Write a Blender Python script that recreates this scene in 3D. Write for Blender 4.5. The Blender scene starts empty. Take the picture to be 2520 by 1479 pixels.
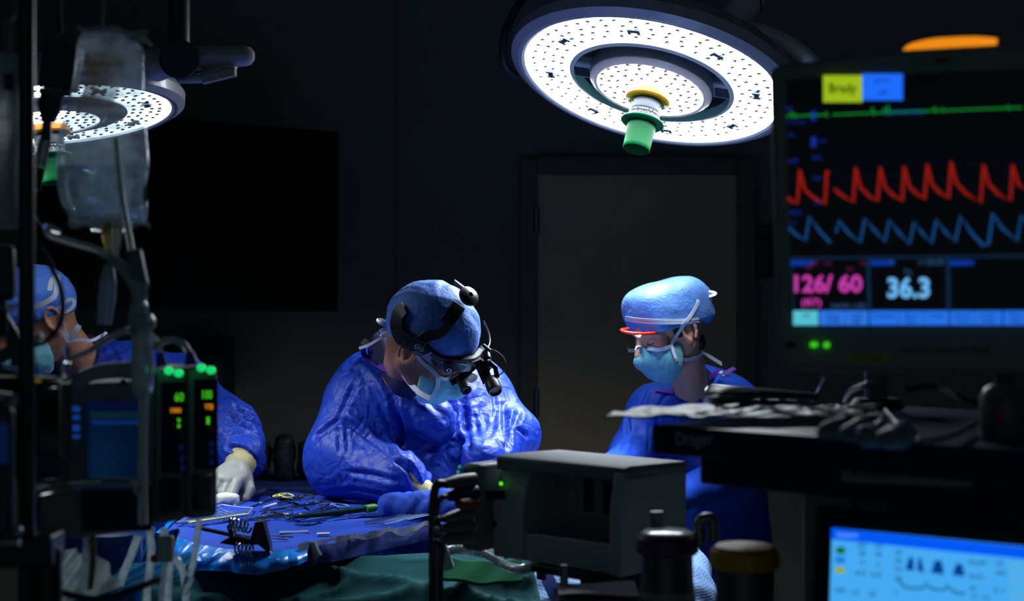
import bpy, math, random
import numpy as np
from mathutils import Vector, Matrix
from mathutils.bvhtree import BVHTree

random.seed(7)
C = bpy.context.scene.collection
PI = math.pi
FPX = 3500.0            # 50 mm lens on a 36 mm sensor, 2520 px wide
CX, CY, CZ = 1260.0, 739.5, 1.5

# ------------------------------------------------------------ camera, world, view
cam_data = bpy.data.cameras.new('camera')
cam = bpy.data.objects.new('camera', cam_data); C.objects.link(cam)
cam.location = (0, 0, CZ); cam.rotation_euler = (PI/2, 0, 0)
cam_data.lens = 50; cam_data.sensor_width = 36; cam_data.clip_start = 0.05
cam_data.dof.use_dof = True
cam_data.dof.focus_distance = 3.2
cam_data.dof.aperture_fstop = 4.0
bpy.context.scene.camera = cam
vs = bpy.context.scene.view_settings
vs.view_transform = 'Standard'; vs.look = 'None'; vs.gamma = 1.0; vs.exposure = 0.0
vs.use_curve_mapping = False
world = bpy.data.worlds.new('world'); bpy.context.scene.world = world
world.use_nodes = True
world.node_tree.nodes['Background'].inputs[0].default_value = (0.42, 0.66, 0.72, 1)
world.node_tree.nodes['Background'].inputs[1].default_value = 0.10

# surgical lamp poses: (centre, shining direction, spot watts, face emission)
def P(px, py, d): return np.array([(px-CX)/FPX*d, d, CZ+(CY-py)/FPX*d])
def nrm(v): v = np.asarray(v, float); return v/np.linalg.norm(v)
def img_dir(px, py, ix, iy, ang):
    """unit vector that makes angle ang with the line of sight at a pixel, leaning (ix, iy) in the image"""
    t = -nrm([(px-CX)/FPX, 1, (CY-py)/FPX])
    r = nrm(np.cross([0, 0, 1], t)); dn = nrm(np.cross(r, t))
    if dn[2] > 0: dn = -dn
    if r[0] < 0: r = -r
    s = nrm([ix, iy])
    return nrm(math.sin(ang)*(s[0]*r+s[1]*dn)+math.cos(ang)*t)
OP_SITE = np.array([0.10, 3.12, 0.97])
LAMPS = [
    dict(c=P(1603, 206, 3.52), n=img_dir(1603, 206, -.228, .974, math.radians(64.5)), watts=17.0, face=17.0, aim=OP_SITE),
    dict(scale=.80, c=P(115, 286, 3.0), n=img_dir(115, 286, .10, .99, math.radians(76)), watts=5.2, cone=62, face=4.5, aim=np.array([-.45, 2.95, 1.0])),
]

# ------------------------------------------------------------ materials
def S(r, g, b):
    f = lambda v: (v/255)/12.92 if v/255 <= .04045 else ((v/255+.055)/1.055)**2.4
    return (f(r), f(g), f(b), 1)
MATS = {}
def mat(name, col, rough=.5, metal=0, spec=.5, trans=0, ior=1.45, emit=None, es=0, alpha=1, sheen=0,
        var=.12, vscale=20, bump=0, bscale=60, kind='noise', coat=0, bdist=.002):
    if name in MATS: return MATS[name]
    m = bpy.data.materials.new(name); m.use_nodes = True
    nt = m.node_tree; b = nt.nodes['Principled BSDF']
    tc = nt.nodes.new('ShaderNodeTexCoord')
    n = nt.nodes.new('ShaderNodeTexNoise'); n.inputs['Scale'].default_value = vscale; n.inputs['Detail'].default_value = 4
    nt.links.new(tc.outputs['Object'], n.inputs['Vector'])
    mx = nt.nodes.new('ShaderNodeMix'); mx.data_type = 'RGBA'; mx.blend_type = 'MULTIPLY'
    mx.inputs[0].default_value = var
    mx.inputs[6].default_value = col
    nt.links.new(n.outputs['Fac'], mx.inputs[7])
    nt.links.new(mx.outputs[2], b.inputs['Base Color'])
    b.inputs['Roughness'].default_value = rough; b.inputs['Metallic'].default_value = metal
    b.inputs['Specular IOR Level'].default_value = spec; b.inputs['IOR'].default_value = ior
    b.inputs['Transmission Weight'].default_value = trans; b.inputs['Alpha'].default_value = alpha
    b.inputs['Sheen Weight'].default_value = sheen; b.inputs['Coat Weight'].default_value = coat
    if emit: b.inputs['Emission Color'].default_value = emit; b.inputs['Emission Strength'].default_value = es
    if bump:
        bp = nt.nodes.new('ShaderNodeBump'); bp.inputs['Strength'].default_value = bump; bp.inputs['Distance'].default_value = bdist
        if kind == 'crumple':
            wn = nt.nodes.new('ShaderNodeTexNoise'); wn.inputs['Scale'].default_value = bscale*.6; wn.inputs['Detail'].default_value = 2
            nt.links.new(tc.outputs['Object'], wn.inputs['Vector'])
            ad = nt.nodes.new('ShaderNodeMix'); ad.data_type = 'RGBA'; ad.blend_type = 'LINEAR_LIGHT'; ad.inputs[0].default_value = .045
            nt.links.new(tc.outputs['Object'], ad.inputs[6]); nt.links.new(wn.outputs['Color'], ad.inputs[7])
            v1 = nt.nodes.new('ShaderNodeTexVoronoi'); v1.feature = 'DISTANCE_TO_EDGE'; v1.inputs['Scale'].default_value = bscale
            v2 = nt.nodes.new('ShaderNodeTexVoronoi'); v2.feature = 'F1'; v2.inputs['Scale'].default_value = bscale*2.3
            nt.links.new(ad.outputs[2], v1.inputs['Vector']); nt.links.new(ad.outputs[2], v2.inputs['Vector'])
            mt = nt.nodes.new('ShaderNodeMath'); mt.operation = 'MULTIPLY_ADD'; mt.inputs[1].default_value = .35
            nt.links.new(v2.outputs['Distance'], mt.inputs[0]); nt.links.new(v1.outputs['Distance'], mt.inputs[2])
            nt.links.new(mt.outputs[0], bp.inputs['Height'])
        elif kind == 'weave':
            w = nt.nodes.new('ShaderNodeTexVoronoi'); w.inputs['Scale'].default_value = bscale; w.inputs['Randomness'].default_value = .15
            nt.links.new(tc.outputs['Object'], w.inputs['Vector']); nt.links.new(w.outputs['Distance'], bp.inputs['Height'])
        else:
            bn = nt.nodes.new('ShaderNodeTexNoise'); bn.inputs['Scale'].default_value = bscale; bn.inputs['Detail'].default_value = 6
            nt.links.new(tc.outputs['Object'], bn.inputs['Vector']); nt.links.new(bn.outputs['Fac'], bp.inputs['Height'])
        nt.links.new(bp.outputs['Normal'], b.inputs['Normal'])
    MATS[name] = m
    return m

GOWN = mat('gown_fabric', S(26, 64, 188), .50, spec=.38, sheen=.0, var=.3, vscale=7, bump=1.0, bscale=22, kind='crumple', bdist=.006)
GOWN2 = mat('gown_fabric_soft', S(32, 78, 200), .6, spec=.3, sheen=.0, var=.2, vscale=7, bump=.5, bscale=9, kind='crumple', bdist=.008)
DRAPE = mat('drape_fabric', S(33, 72, 184), .75, spec=.25, sheen=.0, var=.15, bump=.25, bscale=260, bdist=.0006)
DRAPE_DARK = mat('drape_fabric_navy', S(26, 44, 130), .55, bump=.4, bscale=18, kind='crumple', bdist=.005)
FILM = mat('blue_plastic_film', S(6, 136, 240), .28, spec=.6, coat=.0, var=.2, bump=.8, bscale=16, kind='crumple', bdist=.012)
CAPB = mat('cap_fabric', S(70, 124, 222), .6, sheen=.1, var=.3, vscale=9, bump=.5, bscale=40, kind='crumple', bdist=.003)
CAPP = mat('cap_fabric_pale', S(92, 142, 226), .55, sheen=.1, var=.2, vscale=9, bump=.5, bscale=50, kind='crumple', bdist=.003)
PURPLE = mat('purple_trim', S(92, 34, 168), .6, var=.2, bump=.3, bscale=300)
NAVY = mat('navy_scrub_cloth', S(12, 22, 72), .8, bump=.3, bscale=400)
MASKT = mat('mask_fabric', S(120, 196, 206), .65, sheen=.3, var=.15, bump=.5, bscale=24, kind='crumple', bdist=.004)
WHITE_TAPE = mat('white_tie_tape', S(205, 214, 232), .7, var=.15, bump=.4, bscale=500)
GLOVE = mat('glove_latex', S(152, 153, 148), .45, var=.12, bump=.3, bscale=60)
CUFF = mat('cream_knit', S(176, 168, 122), .7, bump=.4, bscale=300)
BLACK = mat('black_plastic', S(26, 28, 32), .38, var=.2, bump=.15, bscale=300)
BLACK_GLOSS = mat('black_gloss', S(12, 13, 15), .15, var=.1)
RUBBER = mat('black_rubber', S(18, 19, 21), .6)
GREYP = mat('grey_plastic', S(120, 122, 126), .35, var=.15, bump=.1, bscale=200)
STEEL = mat('steel', S(190, 194, 200), .22, metal=1, var=.25, vscale=60)
STEEL_DULL = mat('dull_steel', S(140, 145, 150), .4, metal=1, var=.25)
CHROME = mat('chrome', S(215, 220, 225), .1, metal=1)
CLEAR = mat('clear_plastic', (.92, .96, .97, 1), .12, trans=.95, ior=1.35, var=.02)
TUBECL = mat('frosted_tubing', (.85, .9, .93, 1), .2, trans=.25, ior=1.35, var=.05)

def skin(name, col):
    m = mat(name, col, .5, spec=.4, var=.35, vscale=30, bump=.25, bscale=220, bdist=.0012)
    b = m.node_tree.nodes['Principled BSDF']
    b.inputs['Subsurface Weight'].default_value = .12; b.inputs['Subsurface Radius'].default_value = (1, .3, .15)
    b.inputs['Subsurface Scale'].default_value = .006
    nt = m.node_tree; at = nt.nodes.new('ShaderNodeAttribute'); at.attribute_name = 'stubble'
    mx = nt.nodes.new('ShaderNodeMix'); mx.data_type = 'RGBA'; src = b.inputs['Base Color'].links[0].from_socket
    nt.links.new(at.outputs['Fac'], mx.inputs[0]); nt.links.new(src, mx.inputs[6]); mx.inputs[7].default_value = S(44, 34, 32); nt.links.new(mx.outputs[2], b.inputs['Base Color'])
    return m
SKIN_A = skin('skin_tan', S(198, 138, 108))
SKIN_B = skin('skin_fair', S(226, 166, 142))
HAIR = mat('dark_hair', S(30, 22, 20), .6, var=.5, vscale=120, bump=.6, bscale=400)

# ------------------------------------------------------------ mesh building
class MB:
    def __init__(s): s.v = []; s.f = []; s.n = 0
    def add(s, v, f):
        v = np.asarray(v, float).reshape(-1, 3)
        s.v.append(v); n = s.n
        s.f.extend([tuple(int(i)+n for i in q) for q in f]); s.n += len(v); return s
    def box(s, c, size, B=None):
        h = np.array(size)/2
        B = np.eye(3) if B is None else np.array(B)      # rows are the axes
        k = np.array([(x, y, z) for z in (-1, 1) for y in (-1, 1) for x in (-1, 1)], float)*h
        return s.add(np.array(c)+k@B, [(0, 2, 3, 1), (4, 5, 7, 6), (0, 1, 5, 4), (2, 6, 7, 3), (0, 4, 6, 2), (1, 3, 7, 5)])
    def tube(s, pts, r, seg=12, cap=True, smooth=0):
        pts = np.array(pts, float)
        if smooth: pts = catmull(pts, smooth)
        n = len(pts)
        r = np.interp(np.linspace(0, 1, n), np.linspace(0, 1, len(r)), r) if np.ndim(r) else np.full(n, float(r))
        t = np.gradient(pts, axis=0); t /= np.linalg.norm(t, axis=1)[:, None]+1e-12
        u = np.cross(t[0], [0, 0, 1.])
        if np.linalg.norm(u) < .1: u = np.cross(t[0], [0, 1., 0])
        a = np.linspace(0, 2*PI, seg, endpoint=False); V = []
        for i in range(n):
            u = u-t[i]*np.dot(u, t[i]); u = u/np.linalg.norm(u); w = np.cross(t[i], u)
            V.append(pts[i]+r[i]*(np.cos(a)[:, None]*u+np.sin(a)[:, None]*w))
        F = [(i*seg+j, i*seg+(j+1) % seg, (i+1)*seg+(j+1) % seg, (i+1)*seg+j) for i in range(n-1) for j in range(seg)]
        if cap: F += [tuple(range(seg))[::-1], tuple(range((n-1)*seg, n*seg))]
        return s.add(np.vstack(V), F)
    def ring(s, c, nn, R, r, seg=32, rs=10, squash=1, ux=None):
        nn = nrm(nn); u = nrm(np.cross(nn, [0, 0, 1.]) if abs(nn[2]) < .95 else np.cross(nn, [0, 1., 0]))
        if ux is not None: u = nrm(ux)
        w = np.cross(nn, u); V = []
        b = np.linspace(0, 2*PI, rs, endpoint=False)
        for a in np.linspace(0, 2*PI, seg, endpoint=False):
            e = math.cos(a)*u+squash*math.sin(a)*w
            V.append(np.array(c)+R*e+r*(np.cos(b)[:, None]*nrm(e)+np.sin(b)[:, None]*nn))
        F = [(i*rs+j, i*rs+(j+1) % rs, ((i+1) % seg)*rs+(j+1) % rs, ((i+1) % seg)*rs+j) for i in range(seg) for j in range(rs)]
        return s.add(np.vstack(V), F)
    def lathe(s, prof, c=(0, 0, 0), ax=(0, 0, 1), seg=48, close=False):
        """prof: (radius, height along ax)"""
        ax = nrm(ax); u = nrm(np.cross(ax, [0, 1., 0]) if abs(ax[1]) < .9 else np.cross(ax, [1., 0, 0])); w = np.cross(ax, u)
        a = np.linspace(0, 2*PI, seg, endpoint=False)
        V = [np.array(c)+h*ax+max(r, 1e-5)*(np.cos(a)[:, None]*u+np.sin(a)[:, None]*w) for r, h in prof]
        n = len(prof); m = n if close else n-1
        F = [(i*seg+j, i*seg+(j+1) % seg, ((i+1) % n)*seg+(j+1) % seg, ((i+1) % n)*seg+j) for i in range(m) for j in range(seg)]
        return s.add(np.vstack(V), F)
    def ribbon(s, pts, ups, w, t, smooth=0):
        """flat strap: pts centre line, ups surface normals, w width, t thickness"""
        pts = np.array(pts, float); ups = np.array(ups, float)
        if ups.ndim == 1: ups = np.tile(ups, (len(pts), 1))
        if smooth: pts = catmull(pts, smooth); ups = catmull(ups, smooth)
        n = len(pts); tg = np.gradient(pts, axis=0); tg /= np.linalg.norm(tg, axis=1)[:, None]+1e-12
        w = np.interp(np.linspace(0, 1, n), np.linspace(0, 1, len(w)), w) if np.ndim(w) else np.full(n, float(w))
        V = []
        for i in range(n):
            sd = nrm(np.cross(tg[i], ups[i])); up = nrm(np.cross(sd, tg[i]))
            for a, b in ((-1, -1), (1, -1), (1, 1), (-1, 1)): V.append(pts[i]+a*sd*w[i]/2+b*up*t/2)
        F = [(i*4+j, i*4+(j+1) % 4, (i+1)*4+(j+1) % 4, (i+1)*4+j) for i in range(n-1) for j in range(4)]
        F += [(0, 3, 2, 1), ((n-1)*4, (n-1)*4+1, (n-1)*4+2, (n-1)*4+3)]
        return s.add(V, F)
    def ell(s, c, r, B=None, nu=24, nv=14, p=2.0):
        B = np.eye(3) if B is None else np.array(B); V = []
        sp = lambda x: np.sign(x)*abs(x)**(2/p)
        for i in range(nv+1):
            th = PI*i/nv
            for j in range(nu):
                ph = 2*PI*j/nu
                V.append(np.array([sp(math.sin(th))*sp(math.cos(ph))*r[0], sp(math.sin(th))*sp(math.sin(ph))*r[1], sp(math.cos(th))*r[2]]))
        F = [(i*nu+j, (i+1)*nu+j, (i+1)*nu+(j+1) % nu, i*nu+(j+1) % nu) for i in range(nv) for j in range(nu)]
        return s.add(np.array(c)+np.array(V)@B, F)
    def sheet(s, fn, nu, nv, t=0):
        """grid surface fn(u,v) with optional thickness t"""
        U, Vv = np.meshgrid(np.linspace(0, 1, nu), np.linspace(0, 1, nv), indexing='ij')
        A = np.array([fn(a, b) for a, b in zip(U.ravel(), Vv.ravel())]).reshape(nu, nv, 3)
        F = [(i*nv+j, (i+1)*nv+j, (i+1)*nv+j+1, i*nv+j+1) for i in range(nu-1) for j in range(nv-1)]
        if not t: return s.add(A.reshape(-1, 3), F)
        du = np.gradient(A, axis=0); dv = np.gradient(A, axis=1); N = np.cross(du, dv); N /= np.linalg.norm(N, axis=2)[:, :, None]+1e-12
        n = nu*nv; Bk = A-N*t
        F += [tuple(n+i for i in q[::-1]) for q in F[:]]
        rim = [i*nv for i in range(nu)]+[(nu-1)*nv+j for j in range(1, nv)]+[i*nv+nv-1 for i in range(nu-2, -1, -1)]+[j for j in range(nv-2, 0, -1)]
        F += [(rim[k], n+rim[k], n+rim[(k+1) % len(rim)], rim[(k+1) % len(rim)]) for k in range(len(rim))]
        return s.add(np.vstack([A.reshape(-1, 3), Bk.reshape(-1, 3)]), F)
    def prism(s, poly, o, u, v, n, t):
        """flat outline poly (a,b) in the frame o,u,v extruded along n by t"""
        poly = np.array(poly, float); k = len(poly)
        a = np.array(o)+poly[:, :1]*np.array(u)+poly[:, 1:]*np.array(v)
        F = [tuple(range(k)), tuple(range(k, 2*k))[::-1]]+[(i, k+i, k+(i+1) % k, (i+1) % k) for i in range(k)]
        return s.add(np.vstack([a, a+np.array(n)*t]), F)
    def data(s): return (np.vstack(s.v) if s.v else np.zeros((0, 3))), s.f

def catmull(p, k):
    p = np.array(p, float); q = np.vstack([2*p[0]-p[1], p, 2*p[-1]-p[-2]]); out = []
    for i in range(1, len(q)-2):
        for t in np.linspace(0, 1, k, endpoint=False):
            a, b, c, d = q[i-1:i+3]
            out.append(.5*((2*b)+(-a+c)*t+(2*a-5*b+4*c-d)*t*t+(-a+3*b-3*c+d)*t**3))
    out.append(p[-1]); return np.array(out)

def link_mesh(name, v, f, m, parent=None, origin=(0, 0, 0), smooth=True, angle=38, bev=0):
    me = bpy.data.meshes.new(name)
    v = np.asarray(v, float)-np.asarray(origin, float)
    me.from_pydata(v.tolist(), [], [tuple(map(int, q)) for q in f] if not isinstance(f, np.ndarray) else f.tolist()); me.update()
    if smooth:
        me.polygons.foreach_set('use_smooth', [True]*len(me.polygons))
        if angle < 180: me.set_sharp_from_angle(angle=math.radians(angle))
    if m: me.materials.append(m)
    o = bpy.data.objects.new(name, me); C.objects.link(o)
    if parent: o.parent = parent
    if bev:
        b = o.modifiers.new('bevel', 'BEVEL'); b.width = bev; b.segments = 3; b.limit_method = 'ANGLE'; b.angle_limit = math.radians(35)
    return o

class Thing:
    def __init__(s, name, label, cat, loc, group=None):
        s.o = bpy.data.objects.new(name, None); C.objects.link(s.o); s.loc = np.array(loc, float)
        s.o.location = loc; s.o.empty_display_size = .05
        s.o['label'] = label; s.o['category'] = cat
        if group: s.o['group'] = group
    def part(s, name, mb, m, parent=None, label=None, **k):
        v, f = mb.data() if isinstance(mb, MB) else mb
        o = link_mesh(name, v, f, m, parent or s.o, s.loc, **k)
        if label: o['label'] = label
        return o
def single(name, mb, m, label, cat, group=None, loc=None, **k):
    v, f = mb.data() if isinstance(mb, MB) else mb
    loc = np.array([np.mean(v[:, 0]), np.mean(v[:, 1]), v[:, 2].min()]) if loc is None else np.array(loc)
    o = link_mesh(name, v, f, m, None, loc, **k); o.location = loc
    o['label'] = label; o['category'] = cat
    if group: o['group'] = group
    return o
def struct(name, mb, m, parent=None, **k):
    v, f = mb.data(); o = link_mesh(name, v, f, m, parent, **k)
    if not parent: o['kind'] = 'structure'
    return o
def dup(root, M, label, group=None):
    r = root.copy(); C.objects.link(r); r.matrix_world = Matrix(M); r['label'] = label
    if group: r['group'] = group
    for ch in list(root.children):
        c = ch.copy(); C.objects.link(c); c.parent = r
        for g in list(ch.children):
            d = g.copy(); C.objects.link(d); d.parent = c
    return r
def frame_matrix(o, x, y, z):
    return [[x[0], y[0], z[0], o[0]], [x[1], y[1], z[1], o[1]], [x[2], y[2], z[2], o[2]], [0, 0, 0, 1]]

def text_mb(txt, size, o, u, v, n, t=.0004, align='LEFT', bold=0):
    cu = bpy.data.curves.new('txt', 'FONT'); cu.body = txt; cu.size = size; cu.align_x = align; cu.extrude = t/2; cu.offset = bold
    cu.resolution_u = 3
    ob = bpy.data.objects.new('txt', cu); C.objects.link(ob)
    bpy.context.view_layer.update()
    me = bpy.data.meshes.new_from_object(ob.evaluated_get(bpy.context.evaluated_depsgraph_get()))
    bpy.data.objects.remove(ob); bpy.data.curves.remove(cu)
    a = np.zeros(len(me.vertices)*3); me.vertices.foreach_get('co', a); a = a.reshape(-1, 3)
    f = [tuple(p.vertices) for p in me.polygons]; bpy.data.meshes.remove(me)
    w = np.array(o)+a[:, :1]*np.array(u)+a[:, 1:2]*np.array(v)+a[:, 2:]*np.array(n)
    return w, f

class Plane:
    """a real plane in the room; px() gives the point of it seen at a pixel"""
    def __init__(s, o, u, n): s.o = np.array(o, float); s.n = nrm(n); s.u = nrm(np.array(u)-np.dot(u, s.n)*s.n); s.v = np.cross(s.n, s.u)
    def px(s, x, y, off=0):
        d = np.array([(x-CX)/FPX, 1, (CY-y)/FPX]); c = np.array([0, 0, CZ])
        return c+d*(np.dot(s.o+s.n*off-c, s.n)/np.dot(d, s.n))
    def ab(s, x, y): q = s.px(x, y)-s.o; return np.array([np.dot(q, s.u), np.dot(q, s.v)])
    def at(s, a, b, off=0): return s.o+a*s.u+b*s.v+off*s.n
def three(p, q, r):
    """plane through three points: u runs p->q, normal faces the camera"""
    n = np.cross(q-p, r-p); n = nrm(n)
    if np.dot(n, np.array([0, 0, CZ])-p) < 0: n = -n
    return Plane(p, q-p, n)

def bvh_of(v, f): return BVHTree.FromPolygons([tuple(x) for x in v], [tuple(map(int, q)) for q in f])
def cast(bvh, px, py, off=.002, fallback=3.2):
    d = Vector(((px-CX)/FPX, 1, (CY-py)/FPX)).normalized()
    h, n, i, dist = bvh.ray_cast(Vector((0, 0, CZ)), d)
    if h is None: return P(px, py, fallback), np.array([0, -1., 0])
    n = np.array(n)
    if np.dot(n, np.array(d)) > 0: n = -n
    return np.array(h)+n*off, n

# ------------------------------------------------------------ noise and implicit surfaces
_rs = np.random.RandomState(3); _perm = _rs.permutation(4096); _grad = _rs.randn(4096, 3); _grad /= np.linalg.norm(_grad, axis=1)[:, None]
def noise3(p):
    i = np.floor(p).astype(int); f = p-i; w = f*f*f*(f*(f*6-15)+10); r = 0
    for dx in (0, 1):
        for dy in (0, 1):
            for dz in (0, 1):
                h = _perm[(_perm[(_perm[(i[:, 0]+dx) & 4095]+i[:, 1]+dy) & 4095]+i[:, 2]+dz) & 4095]
                g = np.sum(_grad[h]*(f-np.array([dx, dy, dz])), axis=1)
                r = r+g*(w[:, 0] if dx else 1-w[:, 0])*(w[:, 1] if dy else 1-w[:, 1])*(w[:, 2] if dz else 1-w[:, 2])
    return r
def ridged(p): return 1-np.minimum(1, np.abs(noise3(p))*3.2)

def cone(a, b, r1, r2):
    a = np.array(a, float); b = np.array(b, float)
    lo = np.minimum(a-r1, b-r2); hi = np.maximum(a+r1, b+r2); ba = b-a; L2 = np.dot(ba, ba)
    def f(p):
        t = np.clip((p-a)@ba/L2, 0, 1); return np.linalg.norm(p-a-t[..., None]*ba, axis=-1)-(r1+(r2-r1)*t)
    return f, lo, hi
def ellp(c, r, B=None, pw=2.0):
    c = np.array(c, float); r = np.array(r, float); B = np.eye(3) if B is None else np.array(B, float)
    R = np.abs(B.T@np.diag(r)).sum(axis=1)
    def f(p):
        q = np.abs((p-c)@B.T)/r
        if pw == 2: k = np.linalg.norm(q, axis=-1)
        else: k = (q**pw).sum(axis=-1)**(1/pw)
        g = np.linalg.norm(q/r, axis=-1)+1e-9
        return k*(k-1)/g*(1 if pw == 2 else .9)
    return f, c-R, c+R
def half(nn, d):
    nn = nrm(nn)
    return (lambda p: p@nn-d), None, None
def isosurf(prims, h, k0=.02, pad=.02):
    """prims: (op, shape, k) with op '+', '-', '&'. Smooth-blended implicit surface -> verts, quads"""
    lo = np.min([s[1] for op, s, *_ in prims if op == '+'], axis=0)-pad
    hi = np.max([s[2] for op, s, *_ in prims if op == '+'], axis=0)+pad
    n = np.ceil((hi-lo)/h).astype(int)+1
    F = np.full(n, 1.0, np.float32)
    ax = [lo[i]+h*np.arange(n[i]) for i in range(3)]
    for pr in prims:
        op, (fn, a, b) = pr[0], pr[1]; k = pr[2] if len(pr) > 2 else k0
        if a is None: sl = [slice(0, m) for m in n]
        else:
            m = k+2*h
            i0 = np.clip(np.floor((a-m-lo)/h).astype(int), 0, n); i1 = np.clip(np.ceil((b+m-lo)/h).astype(int)+1, 0, n)
            if (i1 <= i0).any(): continue
            sl = [slice(i0[j], i1[j]) for j in range(3)]
        X = np.stack(np.meshgrid(*[ax[j][sl[j]] for j in range(3)], indexing='ij'), -1)
        d = fn(X).astype(np.float32); A = F[tuple(sl)]; k = max(k, 1e-4)
        if op == '+': t = np.clip(.5+.5*(A-d)/k, 0, 1); R = A+(d-A)*t-k*t*(1-t)
        else:
            if op == '-': d = -d
            t = np.clip(.5-.5*(A-d)/k, 0, 1); R = A+(d-A)*t+k*t*(1-t)
        F[tuple(sl)] = R
    ins = F < 0
    c = np.zeros(n-1, np.int8)
    for dx in (0, 1):
        for dy in (0, 1):
            for dz in (0, 1): c += ins[dx:n[0]-1+dx, dy:n[1]-1+dy, dz:n[2]-1+dz]
    act = np.argwhere((c > 0) & (c < 8)); M = len(act)
    idm = np.full(n-1, -1, np.int64); idm[tuple(act.T)] = np.arange(M)
    acc = np.zeros((M, 3)); cnt = np.zeros(M)
    for a_ in range(3):
        o1, o2 = [i for i in range(3) if i != a_]
        for i in (0, 1):
            for j in (0, 1):
                s0 = act.copy(); s0[:, o1] += i; s0[:, o2] += j; s1 = s0.copy(); s1[:, a_] += 1
                f0 = F[tuple(s0.T)]; f1 = F[tuple(s1.T)]; m = (f0 < 0) != (f1 < 0)
                t = np.where(m, f0/(f0-f1+1e-12), 0); q = s0.astype(float); q[:, a_] += t
                acc[m] += q[m]; cnt[m] += 1
    V = lo+h*acc/cnt[:, None]; Q = []
    for a_ in range(3):
        o1, o2 = [(1, 2), (2, 0), (0, 1)][a_]
        s0 = [slice(0, n[i]) for i in range(3)]; s1 = s0[:]; s0[a_] = slice(0, n[a_]-1); s1[a_] = slice(1, n[a_])
        A, B = ins[tuple(s0)], ins[tuple(s1)]
        e = np.argwhere(A != B); e = e[(e[:, o1] > 0) & (e[:, o2] > 0) & (e[:, o1] < n[o1]-1) & (e[:, o2] < n[o2]-1)]
        flip = A[tuple(e.T)]
        def g(i, j): x = e.copy(); x[:, o1] -= i; x[:, o2] -= j; return idm[tuple(x.T)]
        q = np.stack([g(1, 1), g(0, 1), g(0, 0), g(1, 0)], 1)
        q[~flip] = q[~flip][:, ::-1]; Q.append(q)
    return V, np.vstack(Q)
def vnormals(V, Q):
    a = V[Q[:, 2]]-V[Q[:, 0]]; b = V[Q[:, 3]]-V[Q[:, 1]]; N = np.cross(a, b); out = np.zeros_like(V)
    for i in range(4): np.add.at(out, Q[:, i], N)
    return out/(np.linalg.norm(out, axis=1)[:, None]+1e-12)
def relax(V, Q, it=2, lam=.5):
    E = np.vstack([Q[:, [0, 1]], Q[:, [1, 2]], Q[:, [2, 3]], Q[:, [3, 0]]]); E = np.vstack([E, E[:, ::-1]])
    cnt = np.bincount(E[:, 0], minlength=len(V))[:, None]
    for _ in range(it):
        A = np.stack([np.bincount(E[:, 0], weights=V[E[:, 1], k], minlength=len(V)) for k in range(3)], 1)/cnt
        V = V+(A-V)*lam
    return V
def wrinkle(V, Q, amp=.008, fr=6.0, stretch=(1, 1, 1), seed=0, fine=.35):
    """folds of stiff non-woven cloth: sharp ridges on a warped grid"""
    N = vnormals(V, Q); p = V*np.array(stretch)*fr+seed
    w = np.stack([noise3(p*.7+11), noise3(p*.7+23), noise3(p*.7+37)], 1)*.9
    d = noise3(p*.5+3)*amp*.9
    tri = lambda x: np.abs(x-np.floor(x)-.5)*2
    for i, (dr, f2, a2) in enumerate((((.8, .2, .55), .9, .8), ((-.5, .3, .8), 1.1, .7), ((.2, -.7, .7), 1.0, .5), ((.9, .1, -.4), 2.3, .35*fine*2), ((-.3, .5, .8), 2.7, .3*fine*2), ((.6, .6, .5), 4.9, .14*fine*2))):
        m = np.clip(noise3(p*.55*f2**.5+i*7.3)*2.2+.45, 0, 1)
        d += (tri(p@nrm(dr)*f2+w[:, i % 3]*1.5+noise3(p*1.3+i)*.9)-.5)*amp*a2*m
    return V+N*d[:, None]
def crease(V, Q, lines):
    """lines: (points on the cloth, depth, width): pressed-in (depth>0) or raised folds"""
    N = vnormals(V, Q); D = np.zeros(len(V))
    for pts, dep, wid in lines:
        best = np.full(len(V), 9.); al = np.zeros(len(V)); n = len(pts)-1
        for i in range(n):
            a = np.array(pts[i]); b = np.array(pts[i+1]); ba = b-a; t = np.clip((V-a)@ba/np.dot(ba, ba), 0, 1)
            q = np.linalg.norm(V-a-t[:, None]*ba, axis=1); m = q < best; best[m] = q[m]; al[m] = ((i+t)/n)[m]
        fade = np.clip(np.minimum(al, 1-al)*6+.15, 0, 1)
        D += -dep*fade*(np.exp(-(best/wid)**2)-.45*np.exp(-((best-wid*1.7)/wid)**2))
    return V+N*D[:, None]

# ============================================================ ROOM
WALLM = mat('wall_paint', S(140, 140, 126), .7, var=.2, vscale=3, bump=.05, bscale=120)
DOORM = mat('door_laminate', S(218, 198, 152), .5, var=.25, vscale=3)
TRIMM = mat('frame_paint', S(120, 114, 96), .5, var=.2)
FLOORM = mat('floor_vinyl', S(90, 100, 104), .35, var=.3, vscale=8)
CEILM = mat('ceiling_tile', S(120, 124, 126), .8, var=.2, vscale=5)
WY = 5.65
struct('floor', MB().box((0, 1.6, -.05), (6.4, 8.3, .1)), FLOORM, smooth=False)
struct('ceiling', MB().box((0, 1.6, 3.05), (6.4, 8.3, .1)), CEILM, smooth=False)
struct('wall_left', MB().box((-3.25, 1.6, 1.5), (.1, 8.3, 3)), WALLM, smooth=False)
struct('wall_right', MB().box((3.25, 1.6, 1.5), (.1, 8.3, 3)), WALLM, smooth=False)
struct('wall_back', MB().box((0, WY+.05, 1.5), (6.4, .1, 3)), WALLM, smooth=False)
struct('trim_1', MB().box((P(975, 700, WY)[0], WY-.006, 1.5), (.012, .012, 3)), TRIMM)
struct('baseboard_back', MB().box((0, WY-.012, .06), (6.3, .02, .12)), TRIMM)
dl, dr, dt = P(1322, 0, WY)[0], P(1808, 0, WY)[0], P(0, 432, WY)[2]
w = dr-dl
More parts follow.
